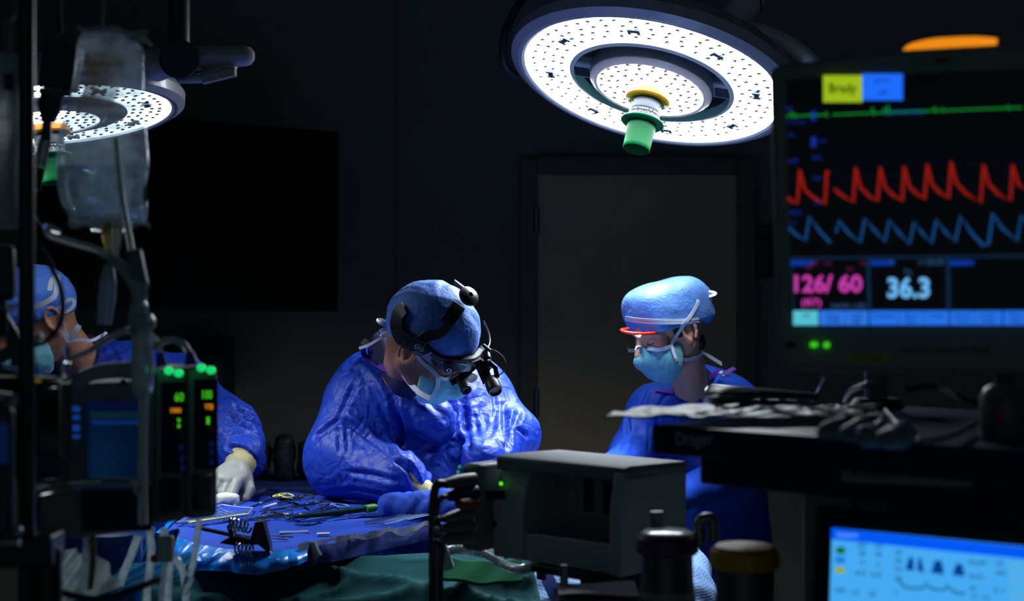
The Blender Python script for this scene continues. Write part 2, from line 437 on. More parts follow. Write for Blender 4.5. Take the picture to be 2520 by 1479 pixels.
door = struct('door_1', MB().box(((dl+dr)/2, WY-.03, dt/2), (w, .045, dt)), DOORM, bev=.003)
mb = MB().box((dl-.035, WY-.03, dt/2+.03), (.07, .07, dt+.06)).box((dr+.035, WY-.03, dt/2+.03), (.07, .07, dt+.06)).box(((dl+dr)/2, WY-.03, dt+.035), (w, .07, .07))
struct('door_frame', mb, TRIMM, door, bev=.004)
mb = MB()
for zz in (.25, 1.1, P(0, 545, WY)[2]): mb.tube([(dl-.004, WY-.075, zz-.05), (dl-.004, WY-.075, zz+.05)], .011)
struct('hinge', mb, STEEL_DULL, door)
mb = MB().tube([(dr-.06, WY-.05, 1.02), (dr-.06, WY-.10, 1.02), (dr-.17, WY-.10, 1.02)], .01)
struct('door_handle', mb, STEEL_DULL, door)

# the dark wall display behind the left team
p0, p1, p2 = P(100, 266, 4.45), P(836, 324, 5.0), P(824, 768, 4.99)
pl = three(p0, p1, p2)
a1, b1 = pl.ab(836, 324); a2, b2 = pl.ab(824, 768)
t = Thing('wall_display', 'large switched-off black display hanging on the wall behind the surgeon in loupes', 'display', pl.at(a1/2, b2, -.05))
t.part('screen_glass', MB().box(pl.at(a1/2, (b1+b2)/2, .004), (a1-.02, b1-b2-.02, .006), [pl.u, pl.v, pl.n]), mat('display_glass', S(9, 9, 11), .6, spec=.08))
t.part('housing', MB().box(pl.at(a1/2, (b1+b2)/2, -.03), (a1, b1-b2, .06), [pl.u, pl.v, pl.n]), mat('display_case', S(8, 8, 10), .7), bev=.006)
e = pl.at(a1/2, (b1+b2)/2, -.06)
t.part('mounting_arm', MB().box((e[0], (e[1]+WY)/2, e[2]), (.12, WY-e[1]+.05, .18)), BLACK)

# wall vent box low on the left, and the outlet plate to the right of the door
pv = P(478, 985, 5.5)
t = Thing('wall_cabinet', 'dark louvred cabinet low on the wall behind the infusion pumps', 'cabinet', (pv[0], WY-.12, 0))
t.part('cabinet_body', MB().box((pv[0], WY-.14, .68), (.26, .26, 1.36)), mat('cabinet_dark', S(60, 62, 64), .6), bev=.005)
mb = MB()
for i in range(9): mb.box((pv[0], WY-.275, .75+i*.06), (.2, .012, .03))
t.part('louvre_panel', mb, BLACK)
t = Thing('wall_phone_panel', 'small dark control panel on the wall to the right of the door', 'panel', P(1880, 640, WY-.03))
q = P(1880, 620, WY-.03)
t.part('panel_body', MB().box(q, (.09, .05, .2)), mat('panel_dark', S(60, 64, 66), .6), bev=.006)
t.part('panel_button', MB().box(q+[0, -.03, .05], (.03, .01, .02)).box(q+[0, -.03, -.02], (.03, .01, .02)), BLACK)

# ============================================================ SURGICAL LAMPS
HOUSE = mat('lamp_paint', S(196, 190, 200), .32, spec=.6, var=.12, coat=.3)
HOUSE_D = mat('lamp_paint_dark', S(52, 54, 62), .4, var=.12)
def led_mat(name, es):
    return mat(name, (.9, .93, .95, 1), .5, emit=(.86, .95, 1, 1), es=es, var=.05)
GREEN = mat('green_handle_plastic', S(16, 132, 72), .38, var=.12)
ORANGE = mat('orange_ring_plastic', S(240, 150, 20), .4, var=.15)
def surgical_lamp(L, label, es, name):
    c, nn = L['c'], nrm(L['n'])
    major = nrm(np.cross(nn, nrm([(c[0]), c[1], c[2]-CZ])))
    if major[0] < 0: major = -major
    mi = np.cross(nn, major)
    W = lambda a, r, z: c+r*(math.cos(a)*major+math.sin(a)*mi)+z*nn
    t = Thing('surgical_lamp', label, 'surgical light', c)
    LED = led_mat(name, es)
    # outer ring housing (z grows towards the patient)
    pr = [(.205, -.02), (.215, -.055), (.25, -.085), (.305, -.085), (.345, -.06), (.362, -.03), (.358, -.005), (.338, .006), (.326, .004), (.326, -.008), (.202, -.008), (.198, .004)]
    t.part('ring_housing', MB().lathe(pr, c, nn, 96, close=True), HOUSE)
    t.part('ring_light_face', MB().lathe([(.205, -.006), (.323, -.006), (.323, -.004), (.205, -.004)], c, nn, 96, close=True), LED)
    t.part('face_rim', MB().lathe([(.322, .003), (.329, .006), (.332, 0), (.325, -.004)], c, nn, 96, close=True).lathe([(.196, .006), (.207, .003), (.204, -.006), (.194, -.02)], c, nn, 96, close=True), mat('clear_rim', S(190, 200, 208), .2, var=.1))
    # inner head
    pr = [(.0, -.07), (.10, -.068), (.145, -.045), (.158, -.015), (.153, .012), (.140, .022), (.134, .02), (.134, .012), (.0, .012)]
    t.part('centre_housing', MB().lathe(pr, c, nn, 72), HOUSE)
    t.part('centre_light_face', MB().lathe([(.036, .014), (.133, .014), (.133, .016), (.036, .016)], c, nn, 72, close=True), LED)
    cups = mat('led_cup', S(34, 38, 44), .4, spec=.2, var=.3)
    mb = MB()
    rnd = random.Random(5)
    for R, n, z in ((.225, 38, -.003), (.248, 42, -.003), (.271, 46, -.003), (.296, 52, -.003), (.055, 10, .017), (.078, 15, .017), (.102, 20, .017), (.122, 24, .017)):
        for k in range(n):
            a = 2*PI*(k+rnd.random()*.25)/n
            rr = R+rnd.uniform(-.002, .002)
            p = W(a, rr, z)
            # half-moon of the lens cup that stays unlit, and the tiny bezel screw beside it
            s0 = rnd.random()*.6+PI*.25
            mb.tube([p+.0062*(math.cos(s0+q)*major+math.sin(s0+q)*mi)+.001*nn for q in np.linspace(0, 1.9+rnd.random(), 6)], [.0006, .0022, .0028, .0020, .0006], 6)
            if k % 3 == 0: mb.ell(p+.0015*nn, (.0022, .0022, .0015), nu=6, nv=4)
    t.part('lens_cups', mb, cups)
    for k in range(8):
        a = 2*PI*(k+.33)/8
        e1 = math.cos(a)*major+math.sin(a)*mi; e2 = -math.sin(a)*major+math.cos(a)*mi
        p = W(a, .262, .001); mb = MB()
        mb.box(p, (.012, .028, .006), [e1, e2, nn]).box(p+.01*e2, (.02, .008, .01), [e1, e2, nn]).box(p-.012*e2, (.02, .008, .01), [e1, e2, nn])
        t.part('face_clip', mb, mat('clip_plastic', S(84, 92, 100), .4), bev=.001)
    for a in (.15, PI+.15):
        e1 = math.cos(a)*major+math.sin(a)*mi; e2 = -math.sin(a)*major+math.cos(a)*mi
        br = t.part('bridge', MB().box(W(a, .178, -.02), (.07, .075, .03), [e1, e2, nn]), HOUSE, bev=.008)
        t.part('bridge_pad', MB().box(W(a, .178, -.004), (.04, .042, .006), [e1, e2, nn]), HOUSE_D, br, bev=.003)
    # handle
    t.part('handle_base', MB().lathe([(.034, .014), (.046, .014), (.048, .03), (.040, .034), (.034, .034)], c, nn, 40, close=True), CLEAR, label='clear notched collar')
    t.part('handle_ring', MB().lathe([(.030, .030), (.052, .030), (.055, .035), (.055, .046), (.050, .050), (.030, .050)], c, nn, 48, close=True), ORANGE, label='orange locking ring')
    hs = t.part('handle_sleeve', MB().lathe([(.0, .05), (.036, .05), (.038, .056), (.0375, .105), (.0, .105)], c, nn, 40), mat('brushed_sleeve', S(78, 84, 92), .35, metal=.6), label='brushed metal sleeve')
    band = t.part('warning_band', MB().lathe([(.0379, .078), (.0388, .078), (.0388, .108), (.0379, .108)], c, nn, 40, close=True), mat('band_label', S(32, 38, 58), .5), hs, label='dark band with white warning text')
    # lettering wrapped round the band
    tv, tf = text_mb('Do not remove or sterilize', .0085, (0, 0, 0), (1, 0, 0), (0, 1, 0), (0, 0, 1), .0003, bold=.0001)
    toward = -nrm([c[0], c[1], c[2]-CZ]); toward = nrm(toward-np.dot(toward, nn)*nn); side = np.cross(nn, toward)
    if side[0] < 0: side = -side
    wdt = tv[:, 0].max(); ph = (tv[:, 0]-wdt/2)/.0388
    tv2 = c+(.0391+tv[:, 2:3])*(np.sin(ph)[:, None]*side+np.cos(ph)[:, None]*toward)+(.087-tv[:, 1:2])*nn
    t.part('band_text', (tv2, tf), mat('white_print', S(225, 230, 238), .5), hs, smooth=False)
    mb = MB()
    for k in range(26):
        ph = -1.2+k*.095; e = math.sin(ph)*side+math.cos(ph)*toward; s2 = math.cos(ph)*side-math.sin(ph)*toward
        mb.box(c+.0391*e+.098*nn, (.0012 if k % 3 else .0022, .0005, .014 if k % 4 else .010), [s2, e, nn])
    t.part('band_marks', mb, mat('white_print', S(225, 230, 238), .5), hs)
    for s in (-1, 1):
        e = nrm(s*side+.25*toward)
        t.part('sleeve_pin', MB().tube([c+.036*e+.058*nn, c+.046*e+.058*nn], .0022, 8).ring(c+.0475*e+.058*nn, toward, .003, .001, 14, 6), STEEL_DULL, hs)
    t.part('grip', MB().lathe([(.034, .104), (.052, .104), (.054, .107), (.052, .110), (.037, .111), (.0345, .130), (.0335, .170), (.0338, .178), (.0325, .180), (.031, .178), (.031, .12), (.0, .12)], c, nn, 48), GREEN, label='green hollow handle with flange')
    # focused beams out of the lens cups: the lamp's own light
    for k in range(10):
        a = 2*PI*(k+.5)/10
        p = W(a, .262, .012) if k < 8 else W(a*3, .09, .028)
        ld = bpy.data.lights.new('lamp_beam', 'SPOT'); ld.energy = L['watts']; ld.spot_size = math.radians(L.get('cone', 88)); ld.spot_blend = 1.0
        ld.shadow_soft_size = .008; ld.color = (.84, .93, 1)
        lo = bpy.data.objects.new('lamp_beam', ld); C.objects.link(lo)
        d = Vector(L['aim']-p); lo.rotation_euler = d.to_track_quat('-Z', 'Y').to_euler(); lo.location = p-c; lo.parent = t.o
    return t, W
t, W = surgical_lamp(LAMPS[0], 'large round LED surgical lamp shining over the two surgeons, with green handle', LAMPS[0]['face'], 'led_face')
c = LAMPS[0]['c']; nn = LAMPS[0]['n']
# gimbal hoop, knuckle and arms
pts = [P(x, y, d) for x, y, d in ((1400, -70, 3.80), (1300, -15, 3.80), (1250, 60, 3.78), (1238, 120, 3.78), (1246, 165, 3.80), (1280, 185, 3.84), (1350, 150, 3.86))]
t.part('gimbal_hoop', MB().tube(pts, .011, 12, smooth=6), HOUSE_D)
t.part('gimbal_bar', MB().tube([P(1480, -30, 3.75), P(1560, -5, 3.72), P(1640, 8, 3.7), P(1728, 26, 3.68)], .011, 10, smooth=5).tube([P(1665, 42, 3.62), P(1672, 5, 3.69)], .03, 12), mat('bar_purple_grey', S(70, 62, 88), .3))
ARMW = mat('arm_paint_brightened', S(244, 240, 246), .25, spec=.7, coat=.5, var=.05)  # arms painted whiter than the lamp, in place of bounce light from below
ar = t.part('support_arm', MB().tube([P(1790, 74, 3.3), P(1800, 58, 3.32), P(1835, 10, 3.36), P(1890, -60, 3.42), P(1960, -150, 3.5)], [.030, .037, .0375, .037, .037], 28, smooth=4), ARMW)
t.part('arm_joint_ring', MB().ring(P(1838, 4, 3.36), P(1890, -60, 3.42)-P(1835, 10, 3.36), .0375, .0022, 40, 8), HOUSE_D, ar)
t.part('arm_end_cap', MB().ell(P(1789, 76, 3.3), (.030, .030, .022)), ARMW, ar)
t.part('curved_arm', MB().tube([P(1800, 60, 3.42), P(1850, 72, 3.4), P(1905, 92, 3.4), P(1960, 122, 3.4), P(2010, 165, 3.42), P(2060, 240, 3.5)], [.016, .02, .021, .021, .02, .02], 16, smooth=5), ARMW)
pe = P(1960, -150, 3.5)
t.part('ceiling_mount', MB().tube([pe, (pe[0], pe[1], 3.0)], .04, 20).tube([(pe[0], pe[1], 2.9), (pe[0], pe[1], 3.0)], .11, 28), HOUSE)

t, W = surgical_lamp(LAMPS[1], 'round LED surgical lamp on its swivel arm behind the hanging fluid bag', LAMPS[1]['face'], 'led_face_left')
c = LAMPS[1]['c']; sc = LAMPS[1]['scale']; t.o.scale = (sc, sc, sc)
P2 = lambda x, y, d: c+(P(x, y, d*sc)-c)/sc
D = 3.62
t.part('drop_tube', MB().tube([P2(441, -460, D), P2(441, 60, D), P2(441, 120, D)], .0275, 24), HOUSE_D)
t.part('swivel_hub', MB().tube([P2(441, 146, D-.07), P2(441, 146, D+.05)], .049, 32).ell(P2(450, 150, D+.02), (.052, .05, .047)), HOUSE_D, bev=.006)
t.part('cross_arm', MB().tube([P2(180, 180, 3.75), P2(280, 172, 3.7), P2(360, 165, D), P2(430, 150, D)], [.045, .05, .045, .035], 24, smooth=4), HOUSE)
t.part('arm_tip', MB().tube([P2(470, 142, D), P2(520, 140, D), P2(600, 138, D), P2(616, 138, D), P2(625, 138, D)], [.028, .0275, .0265, .023, .012], 24), HOUSE)
t.part('arm_bracket', MB().tube([P2(440, 195, D), P2(500, 188, D), P2(540, 172, D), P2(575, 165, D)], [.012, .018, .014, .012], 16).box(P2(540, 188, D-.01), (.085, .03, .018), [nrm(P2(580, 176, D)-P2(500, 196, D)), [0, 1, 0], [0, 0, 1]]).ell(P2(560, 166, D), (.025, .02, .014)), HOUSE)
t.part('bracket_bolt', MB().tube([P2(478, 176, D-.03), P2(494, 184, D-.03)], .007, 12), CHROME)

# ============================================================ PEOPLE
SCRUB_TR = mat('scrub_trousers', S(34, 52, 96), .8, bump=.3, bscale=20, kind='crumple')
SHOE = mat('shoe_dark', S(30, 32, 38), .6)
LASH = mat('lash_brown', S(24, 16, 14), .7)
EYEW = mat('eye_white', S(220, 218, 214), .25)

def head_prims(neck_to, jaw=1.0, ear_tilt=.15, nr=(.056, .066)):
    A = []
    add = lambda shp, k=.012, op='+': A.append((op, shp, k))
    add(ellp((-.012, 0, .03), (.098, .076, .086)))
    add(ellp((.022, 0, .03), (.070, .064, .066)))
    add(ellp((.028, 0, -.032), (.060, .056*jaw, .074)), .02)
    for s in (-1, 1):
        add(cone((-.008, s*.052*jaw, -.045), (.058, s*.018, -.096), .020, .018), .02)
        add(ellp((.056, s*.040, -.022), (.024, .021, .02)), .014)
    add(cone((.062, -.006, -.098), (.076, .006, -.096), .019, .018), .015)
    add(cone((.079, -.032, .019), (.084, 0, .016), .009, .010), .012)
    add(cone((.084, 0, .016), (.079, .032, .019), .010, .009), .012)
    for s in (-1, 1): A.append(('-', ellp((.098, s*.031, -.001), (.020, .018, .012)), .010))
    for s in (-1, 1): add(ellp((.0735, s*.031, -.002), (.013, .0145, .012)), .003)      # closed, downcast lids
    add(cone((.089, 0, .010), (.110, 0, -.030), .0075, .0105), .008)
    for s in (-1, 1): add(ellp((.101, s*.012, -.035), (.011, .008, .007)), .005)
    add(ellp((.088, 0, -.060), (.010, .023, .006)), .004); add(ellp((.087, 0, -.070), (.010, .019, .0065)), .004)
    for s in (-1, 1):                                                               # ears
        add(ellp((-.008, s*.076, -.006), (.017, .006, .029)), .006)
        pts = []
        for q in np.linspace(-.9, 4.0, 11):
            x, z = -.008+.0175*math.cos(q), -.002+.028*math.sin(q)
            pts.append((x-ear_tilt*z*.4, s*(.081+.006*(1 if x < 0 else .3)), z-.002))
        for a, b in zip(pts[:-1], pts[1:]): add(cone(a, b, .0042, .0042), .003)
        A.append(('-', ellp((-.003, s*.0865, -.005), (.008, .006, .013)), .005))
        add(ellp((-.002, s*.080, -.031), (.008, .005, .009)), .005)
        add(ellp((.008, s*.079, -.008), (.004, .004, .006)), .004)
    add(cone((-.032, 0, -.045), neck_to, nr[0], nr[1]), .03)
    return A

def hand_prims(wrist, d, dorsal, side=1, curl=.9, spread=.10, L=1.0):
    """wrist point, finger direction, back-of-hand normal; side=+1 puts the thumb towards d x dorsal"""
    d = nrm(d); z = nrm(np.array(dorsal)-np.dot(dorsal, d)*d); y = np.cross(z, d)*side; w = np.array(wrist, float)
    T = lambda a, b, c: w+L*(a*d+b*y+c*z)
    A = [('+', cone(T(-.02, 0, 0), T(.03, 0, 0), .026*L, .028*L), .01),
         ('+', ellp(T(.055, 0, 0), (.045*L, .038*L, .017*L), [d, y, z]), .012),
         ('+', cone(T(.03, .02, -.005), T(.06, .033, -.016), .018*L, .014*L), .01)]
    rad = (.0093, .0097, .0092, .0080)
    for i, (off, ln, r) in enumerate(zip((.028, .0095, -.0095, -.027), (.080, .088, .082, .064), rad)):
        base = T(.086-(.008 if i == 3 else 0), off, .001); sp = (1.5-i)*spread*.35
        v = nrm(d+sp*y); cur = base; ang = 0
        for j, fr in enumerate((.42, .32, .26)):
            ang += curl*(.55, .75, .5)[j]*(1+.12*i)
            nv = math.cos(ang)*v-math.sin(ang)*z; nx = cur+nv*ln*fr*L
            A.append(('+', cone(cur, nx, r*(1-.08*j)*L, r*(.95-.08*j)*L), .003)); cur = nx
    tb = T(.035, .032, -.008); t1 = tb+L*.034*nrm(.75*d+.55*y-.25*z*1.5); t2 = t1+L*.030*nrm(.95*d+.05*y-.45*z)
    A += [('+', cone(tb, t1, .0125*L, .0108*L), .006), ('+', cone(t1, t2, .0108*L, .0085*L), .003)]
    return A

class Person:
    def __init__(s, label, hc, f, u, base):
        s.c = np.array(hc); f = nrm(f); u = nrm(np.array(u)-np.dot(u, f)*f); l = np.cross(u, f)
        s.B = np.array([f, l, u]); s.t = Thing('person', label, 'person', base)
    def W(s, p): return s.c+np.asarray(p, float)@s.B
    def L(s, q): return (np.asarray(q, float)-s.c)@s.B.T
    def head(s, neckbase, jaw=1.0, nr=(.056, .066)):
        V, Q = isosurf(head_prims(s.L(neckbase), jaw, .15, nr), .0022); V = relax(V, Q, 2, .5)
        s.head_local = (V, Q); s.hv = s.W(V); s.hq = Q
        s.hb = bvh_of(s.hv, Q)
    def body(s, prims, m, h=.009, beard=0):
        V, Q = isosurf(prims, h, .03); V = relax(V, Q, 2)
        allv = np.vstack([s.hv, V]); allq = np.vstack([s.hq, Q+len(s.hv)])
        o = s.t.part('body', (allv, allq), m, angle=180)
        if beard:
            L_ = s.head_local[0]; x, y, z = L_.T; ss = lambda a, b, q: np.clip((q-a)/(b-a), 0, 1)
            jaw_ = ss(-.028, -.058, z)*ss(-.04, -.01, x)*ss(-.15, -.125, z); back = ss(-.012, -.035, x)*ss(.03, -.005, z)*ss(-.10, -.05, z)
            st = np.maximum(jaw_*.62, back*.75)*beard*(.85+.3*noise3(L_*180)); a = o.data.attributes.new('stubble', 'FLOAT', 'POINT')
            a.data.foreach_set('value', np.concatenate([np.clip(st, 0, 1), np.zeros(len(V))]))
    def local_surf(s, name, prims, h, m, k0=.01, wr=None, parent=None, label=None, rel=2, post=None):
        V, Q = isosurf(prims, h, k0); V = relax(V, Q, rel)
        if wr: V = wrinkle(V, Q, **wr)
        if post: V = post(V, Q)
        w = s.W(V); s.last = (w, Q)
        return s.t.part(name, (w, Q), m, parent, label, angle=180)

def gown(prims, h, lines=(), amp=.008, fr=6.0, seed=0, k0=.05, cloth_off=None, fine=.4):
    V, Q = isosurf(prims, h, k0); V = relax(V, Q, 3)
    b0 = bvh_of(V, Q)
    ln = []
    for pts, dep, wid in lines: ln.append(([cast(b0, x, y, 0)[0] for x, y in pts], dep, wid))
    V = wrinkle(V, Q, amp, fr, (1, 1, 1), seed, fine)
    if ln: V = crease(V, Q, ln)
    V = relax(V, Q, 1, .15)
    return V, Q
def PC(a, b, k=.05):     # tapered limb between (px,py,depth,radius) tuples
    return ('+', cone(P(*a[:3]), P(*b[:3]), a[3], b[3]), k)
def PE(c, r, k=.06, pw=2.0): return ('+', ellp(P(*c), r, None, pw), k)
def cast_line(b, pts, off=.002):
    r = [cast(b, x, y, off) for x, y in pts]; return [q[0] for q in r], [q[1] for q in r]
def legs(x, y, dx, dy, t, sh=.1):
    """trousers and shoes under the gown; returns body prims for the legs"""
    A = []
    for s_, n in ((-1, 0), (1, 1)):
        hx, hy = x+s_*sh*dy, y-s_*sh*dx
        A.append(('+', cone((hx, hy, .88), (hx, hy, .10), .075, .045), .03)); A.append(('+', cone((hx, hy, .06), (hx+dx*.12, hy+dy*.12, .045), .04, .032), .03))
        mb = MB().lathe([(.098, .0), (.095, .35), (.075, .75), (.0, .76)], (hx, hy, .87), (0, 0, -1), 20)
        t.part('trouser_leg', mb, SCRUB_TR)
        V, Q = isosurf([('+', cone((hx-dx*.05, hy-dy*.05, .045), (hx+dx*.15, hy+dy*.15, .04), .045, .04), .02), ('+', cone((hx, hy, .09), (hx, hy, .05), .047, .047), .02), ('&', half((0, 0, -1), 0), .004)], .008)
        t.part('shoe', (V, Q), SHOE)
    return A

# ---------------------------------------------------------------- surgeon in loupes
p = Person('person in a blue gown and blue cap bending down, wearing a headlight and loupes', P(1062, 842, 3.05), (.74, -.22, -.64), (.50, -.46, .74), (P(1060, 0, 3.42)[0], 3.42, 0))
nb = P(1000, 935, 3.28)
p.head(nb, 1.06, (.054, .058))
limb = [PC((945, 975, 3.27, .065), (1075, 1032, 3.20, .050)), PC((940, 975, 3.36, .105), (1160, 965, 3.44, .088)), PC((985, 905, 3.38, .065), (915, 950, 3.36, .075)), PC((885, 1005, 3.30, .088), (842, 1120, 3.24, .082)),
        PC((842, 1140, 3.24, .078), (990, 1180, 3.10, .060)), PC((1208, 1000, 3.43, .062), (1266, 1068, 3.36, .056)), PC((1262, 1075, 3.35, .056), (1190, 1130, 3.18, .05))]
torso = [PE((1050, 1095, 3.43), (.205, .15, .21)), PE((1020, 1330, 3.50), (.175, .14, .32)), PC((1130, 1010, 3.36, .07), (1160, 1130, 3.3, .06), .06), PC((990, 1050, 3.3, .06), (1080, 1200, 3.28, .07), .06)]
wr1 = P(1010, 1205, 3.09); wr2 = P(1180, 1150, 3.16)
hands1 = hand_prims(P(1050, 1232, 3.08), P(1130, 1262, 3.06)-P(1050, 1232, 3.08), (0, -.2, 1), 1, .5)
hands2 = hand_prims(P(1172, 1165, 3.15), P(1160, 1240, 3.10)-P(1172, 1165, 3.15), (.3, -.2, 1), -1, .5)
fore = [PC((1000, 1190, 3.10, .026), (1050, 1232, 3.08, .024), .03), PC((1190, 1130, 3.18, .028), (1172, 1165, 3.15, .024), .03)]
sk = [(o, (f, a, b), k) for o, (f, a, b), k in limb]
shrink = lambda L, d: [(o, ((lambda f: (lambda q: f(q)+d))(s[0]), s[1], s[2]), k) for o, s, k in L]
lg = legs(P(1050, 0, 3.45)[0], 3.46, 0, -1, p.t)
p.body(shrink(limb+torso, .03)+fore+hands1+hands2+lg, SKIN_A, beard=1)
for i, hp in enumerate((hands1, hands2)):
    V, Q = isosurf(shrink(hp, -.0015), .003, .004); p.t.part('glove', (V, Q), GLOVE, angle=180)
lines = [([(833, 1029), (862, 965), (904, 905)], .006, .009), ([(837, 1029), (900, 1070), (975, 1124)], .012, .010), ([(968, 975), (985, 1040), (984, 1090), (992, 1134)], .016, .012),
         ([(935, 1000), (960, 1050), (972, 1100)], .008, .009), ([(1143, 985), (1147, 1050), (1158, 1112)], .012, .010), ([(968, 1130), (1010, 1155), (1030, 1215)], .012, .010),
         ([(1240, 1000), (1246, 1060), (1248, 1112)], .014, .010), ([(775, 1075), (812, 1045), (835, 1035)], .008, .009), ([(785, 1215), (870, 1205), (960, 1222)], .008, .008),
         ([(850, 1160), (920, 1170), (985, 1185)], .008, .008), ([(1035, 990), (1085, 1050), (1140, 1000)], -.008, .012), ([(1000, 1020), (1060, 1085), (1130, 1050)], .008, .010),
         ([(834, 1035), (836, 1100), (845, 1190)], .004, .006), ([(852, 1035), (856, 1100), (862, 1190)], .004, .006), ([(1090, 1090), (1060, 1130), (1050, 1190)], -.008, .012), ([(1280, 1010), (1262, 1050), (1300, 1075)], .009, .009),
         ([(880, 890), (930, 940), (960, 1000)], -.006, .012), ([(1170, 1000), (1185, 1050), (1190, 1110)], -.006, .008), ([(1215, 960), (1222, 1010), (1205, 1080)], .006, .008)]
V, Q = gown(limb+torso+[PE((1005, 1420, 3.52), (.19, .16, .62), .08)], .005, [(a_, d_*1.1, w_*.8) for a_, d_, w_ in lines], .0065, 4.2, 0, .04, fine=.7)
gw = p.t.part('gown', (V, Q), GOWN, angle=180); gb = bvh_of(V, Q); gw_v, gw_q = V, Q
# navy scrub collar and purple neckline
V, Q = isosurf([('+', cone(P(948, 862, 3.24), P(1000, 935, 3.16), .037, .042), .03), ('+', cone(P(945, 850, 3.28), P(1000, 860, 3.36), .035, .06), .03)], .006); p.t.part('scrub_shirt', (wrinkle(V, Q, .004, 12), Q), NAVY, angle=180)
sb = bvh_of(V, Q)
sgb = bvh_of(np.vstack([gw_v, V]), np.vstack([gw_q, Q+len(gw_v)]))
pts, ups = cast_line(sgb, [(893, 852), (897, 876), (915, 892), (945, 905), (968, 915), (985, 924), (1004, 938)], .004)
p.t.part('neckline_trim', MB().ribbon(pts, ups, .012, .004, 4), PURPLE, label='purple bound neckline')
pts, ups = cast_line(gb, [(900, 835), (893, 852), (884, 865)], .006)
p.t.part('size_tab', MB().ribbon([P(893, 838, 3.26), P(905, 848, 3.25)], (0, -1, .3), .016, .002), BLACK)
# cuffs
for a, b in ((P(1012, 1200, 3.095), P(1050, 1232, 3.08)),):
    V, Q = isosurf([('+', cone(a+np.array([-.012, 0, .006]), b, .046, .034), .01)], .005); p.t.part('sleeve_cuff', (wrinkle(V, Q, .004, 25), Q), CUFF, angle=180)
# cap
bandpl = nrm((-.50, 0, 1))
cap = [('+', ellp((-.015, 0, .035), (.107, .087, .096)), .01), ('+', ellp((-.075, 0, .02), (.045, .06, .045)), .02), ('&', half(-bandpl, -.004), .006)]
p.local_surf('surgical_cap', cap, .0035, CAPB, wr=dict(amp=.0042, fr=13, fine=.5, seed=3))
cb = bvh_of(*p.last)
bv_ = np.vstack([p.last[0], p.hv]); bq_ = np.vstack([p.last[1], p.hq+len(p.last[0])]); hb = bvh_of(bv_, bq_)
capo = p.t.o.children[-1]
pts, ups = cast_line(hb, [(985, 838), (1010, 862), (1045, 886), (1085, 906), (1120, 915), (1160, 908)], .002)
# mask
mk = [('+', ellp((.047, 0, -.058), (.071, .066, .064)), .01), ('&', half((-1, 0, .25), -.028), .004), ('&', half((0, 0, 1), -.006), .01)]
mk = [('+', ellp((.040, 0, -.058), (.068, .064, .064)), .01), ('+', cone((.088, 0, -.018), (.108, 0, -.045), .014, .02), .02), ('&', half((-1, 0, -.25), -.026), .003), ('&', half((-.35, 0, 1), -.045), .006)]
mo = p.local_surf('surgical_mask', mk, .0028, MASKT, wr=dict(amp=.0015, fr=30))
hb2 = bvh_of(np.vstack([p.hv, p.last[0]]), np.vstack([p.hq, p.last[1]+len(p.hv)]))
def strap(t, b, px, name='mask_tie', w=.010, m=WHITE_TAPE, off=.004, parent=None, th=.0015, sm=4):
    pts, ups = cast_line(b, px, off); return t.part(name, MB().ribbon(pts, ups, w, th, sm), m, parent)
strap(p.t, hb2, [(1078, 926), (1076, 950), (1068, 968), (1056, 980)], 'mask_edge', .009, parent=mo)
strap(p.t, hb2, [(1078, 926), (1062, 908), (1042, 890), (1028, 872)])
strap(p.t, hb2, [(1078, 926), (1095, 930), (1122, 925), (1150, 905)], 'mask_top_edge', .009, parent=mo)
al = bvh_of(np.vstack([p.hv, V]), np.vstack([p.hq, Q+len(p.hv)]))
def free(t, pts, name, w=.010, m=WHITE_TAPE, up=(0, -1, 0), parent=None, sm=5, th=.0015):
    return t.part(name, MB().ribbon([P(*q) for q in pts], up, w, th, sm), m, parent)
tie = free(p.t, [(1058, 980, 2.98), (1032, 966, 3.0), (1005, 938, 3.05), (984, 905, 3.08), (966, 870, 3.09), (956, 835, 3.09), (962, 805, 3.09)], 'lower_mask_tie', .011)
free(p.t, [(962, 806, 3.08), (948, 800, 3.06), (934, 792, 3.06), (932, 788, 3.07), (944, 790, 3.07), (960, 802, 3.08)], 'tie_loop', .010, parent=tie, up=(.3, -.8, .5))
free(p.t, [(960, 808, 3.08), (942, 812, 3.06), (934, 820, 3.06), (940, 826, 3.07), (955, 820, 3.08)], 'tie_loop', .009, parent=tie, up=(.3, -.8, .5))
free(p.t, [(956, 822, 3.08), (930, 836, 3.08), (905, 850, 3.10), (884, 857, 3.12)], 'tie_tail', .006, parent=tie)
# headlight headset, traced over the cap
hs = p.t.part('headset_band', MB(), BLACK) if False else None
def hp(px, off=.008): return cast_line(hb, px, off)
mb = MB()
pts, ups = hp([(1002, 760), (988, 775), (984, 800), (990, 825), (1003, 842)], .008); mb.ribbon(pts, ups, [.030, .036, .038, .034, .030], .006, 5)
back = p.t.part('headset_rear_band', mb, BLACK)
mb = MB(); mb.ribbon([P(985, 752, 3.16), P(968, 775, 3.17), P(964, 800, 3.17), P(975, 828, 3.14)], (-.8, -.6, .1), [.02, .03, .03, .026], .006, 5)
p.t.part('headset_rear_pad', mb, BLACK)
mb = MB(); kx = P(977, 742, 3.15)
mb.lathe([(0, 0), (.016, 0), (.019, .004), (.019, .010), (.012, .014), (0, .014)], kx, (-.75, -.45, .5), 24)
mb.ribbon([P(985, 745, 3.155), P(1005, 735, 3.14)], (-.3, -.5, .8), .03, .01)
p.t.part('headset_ratchet', mb, BLACK_GLOSS)
def slab(t, name, b, px, w, th, m, off, parent=None, bev=.0015, sm=1, label=None):
    pts, ups = cast_line(b, px, off); return t.part(name, MB().ribbon(pts, ups, w, th, sm if sm > 1 else 0), m, parent, label, bev=bev)
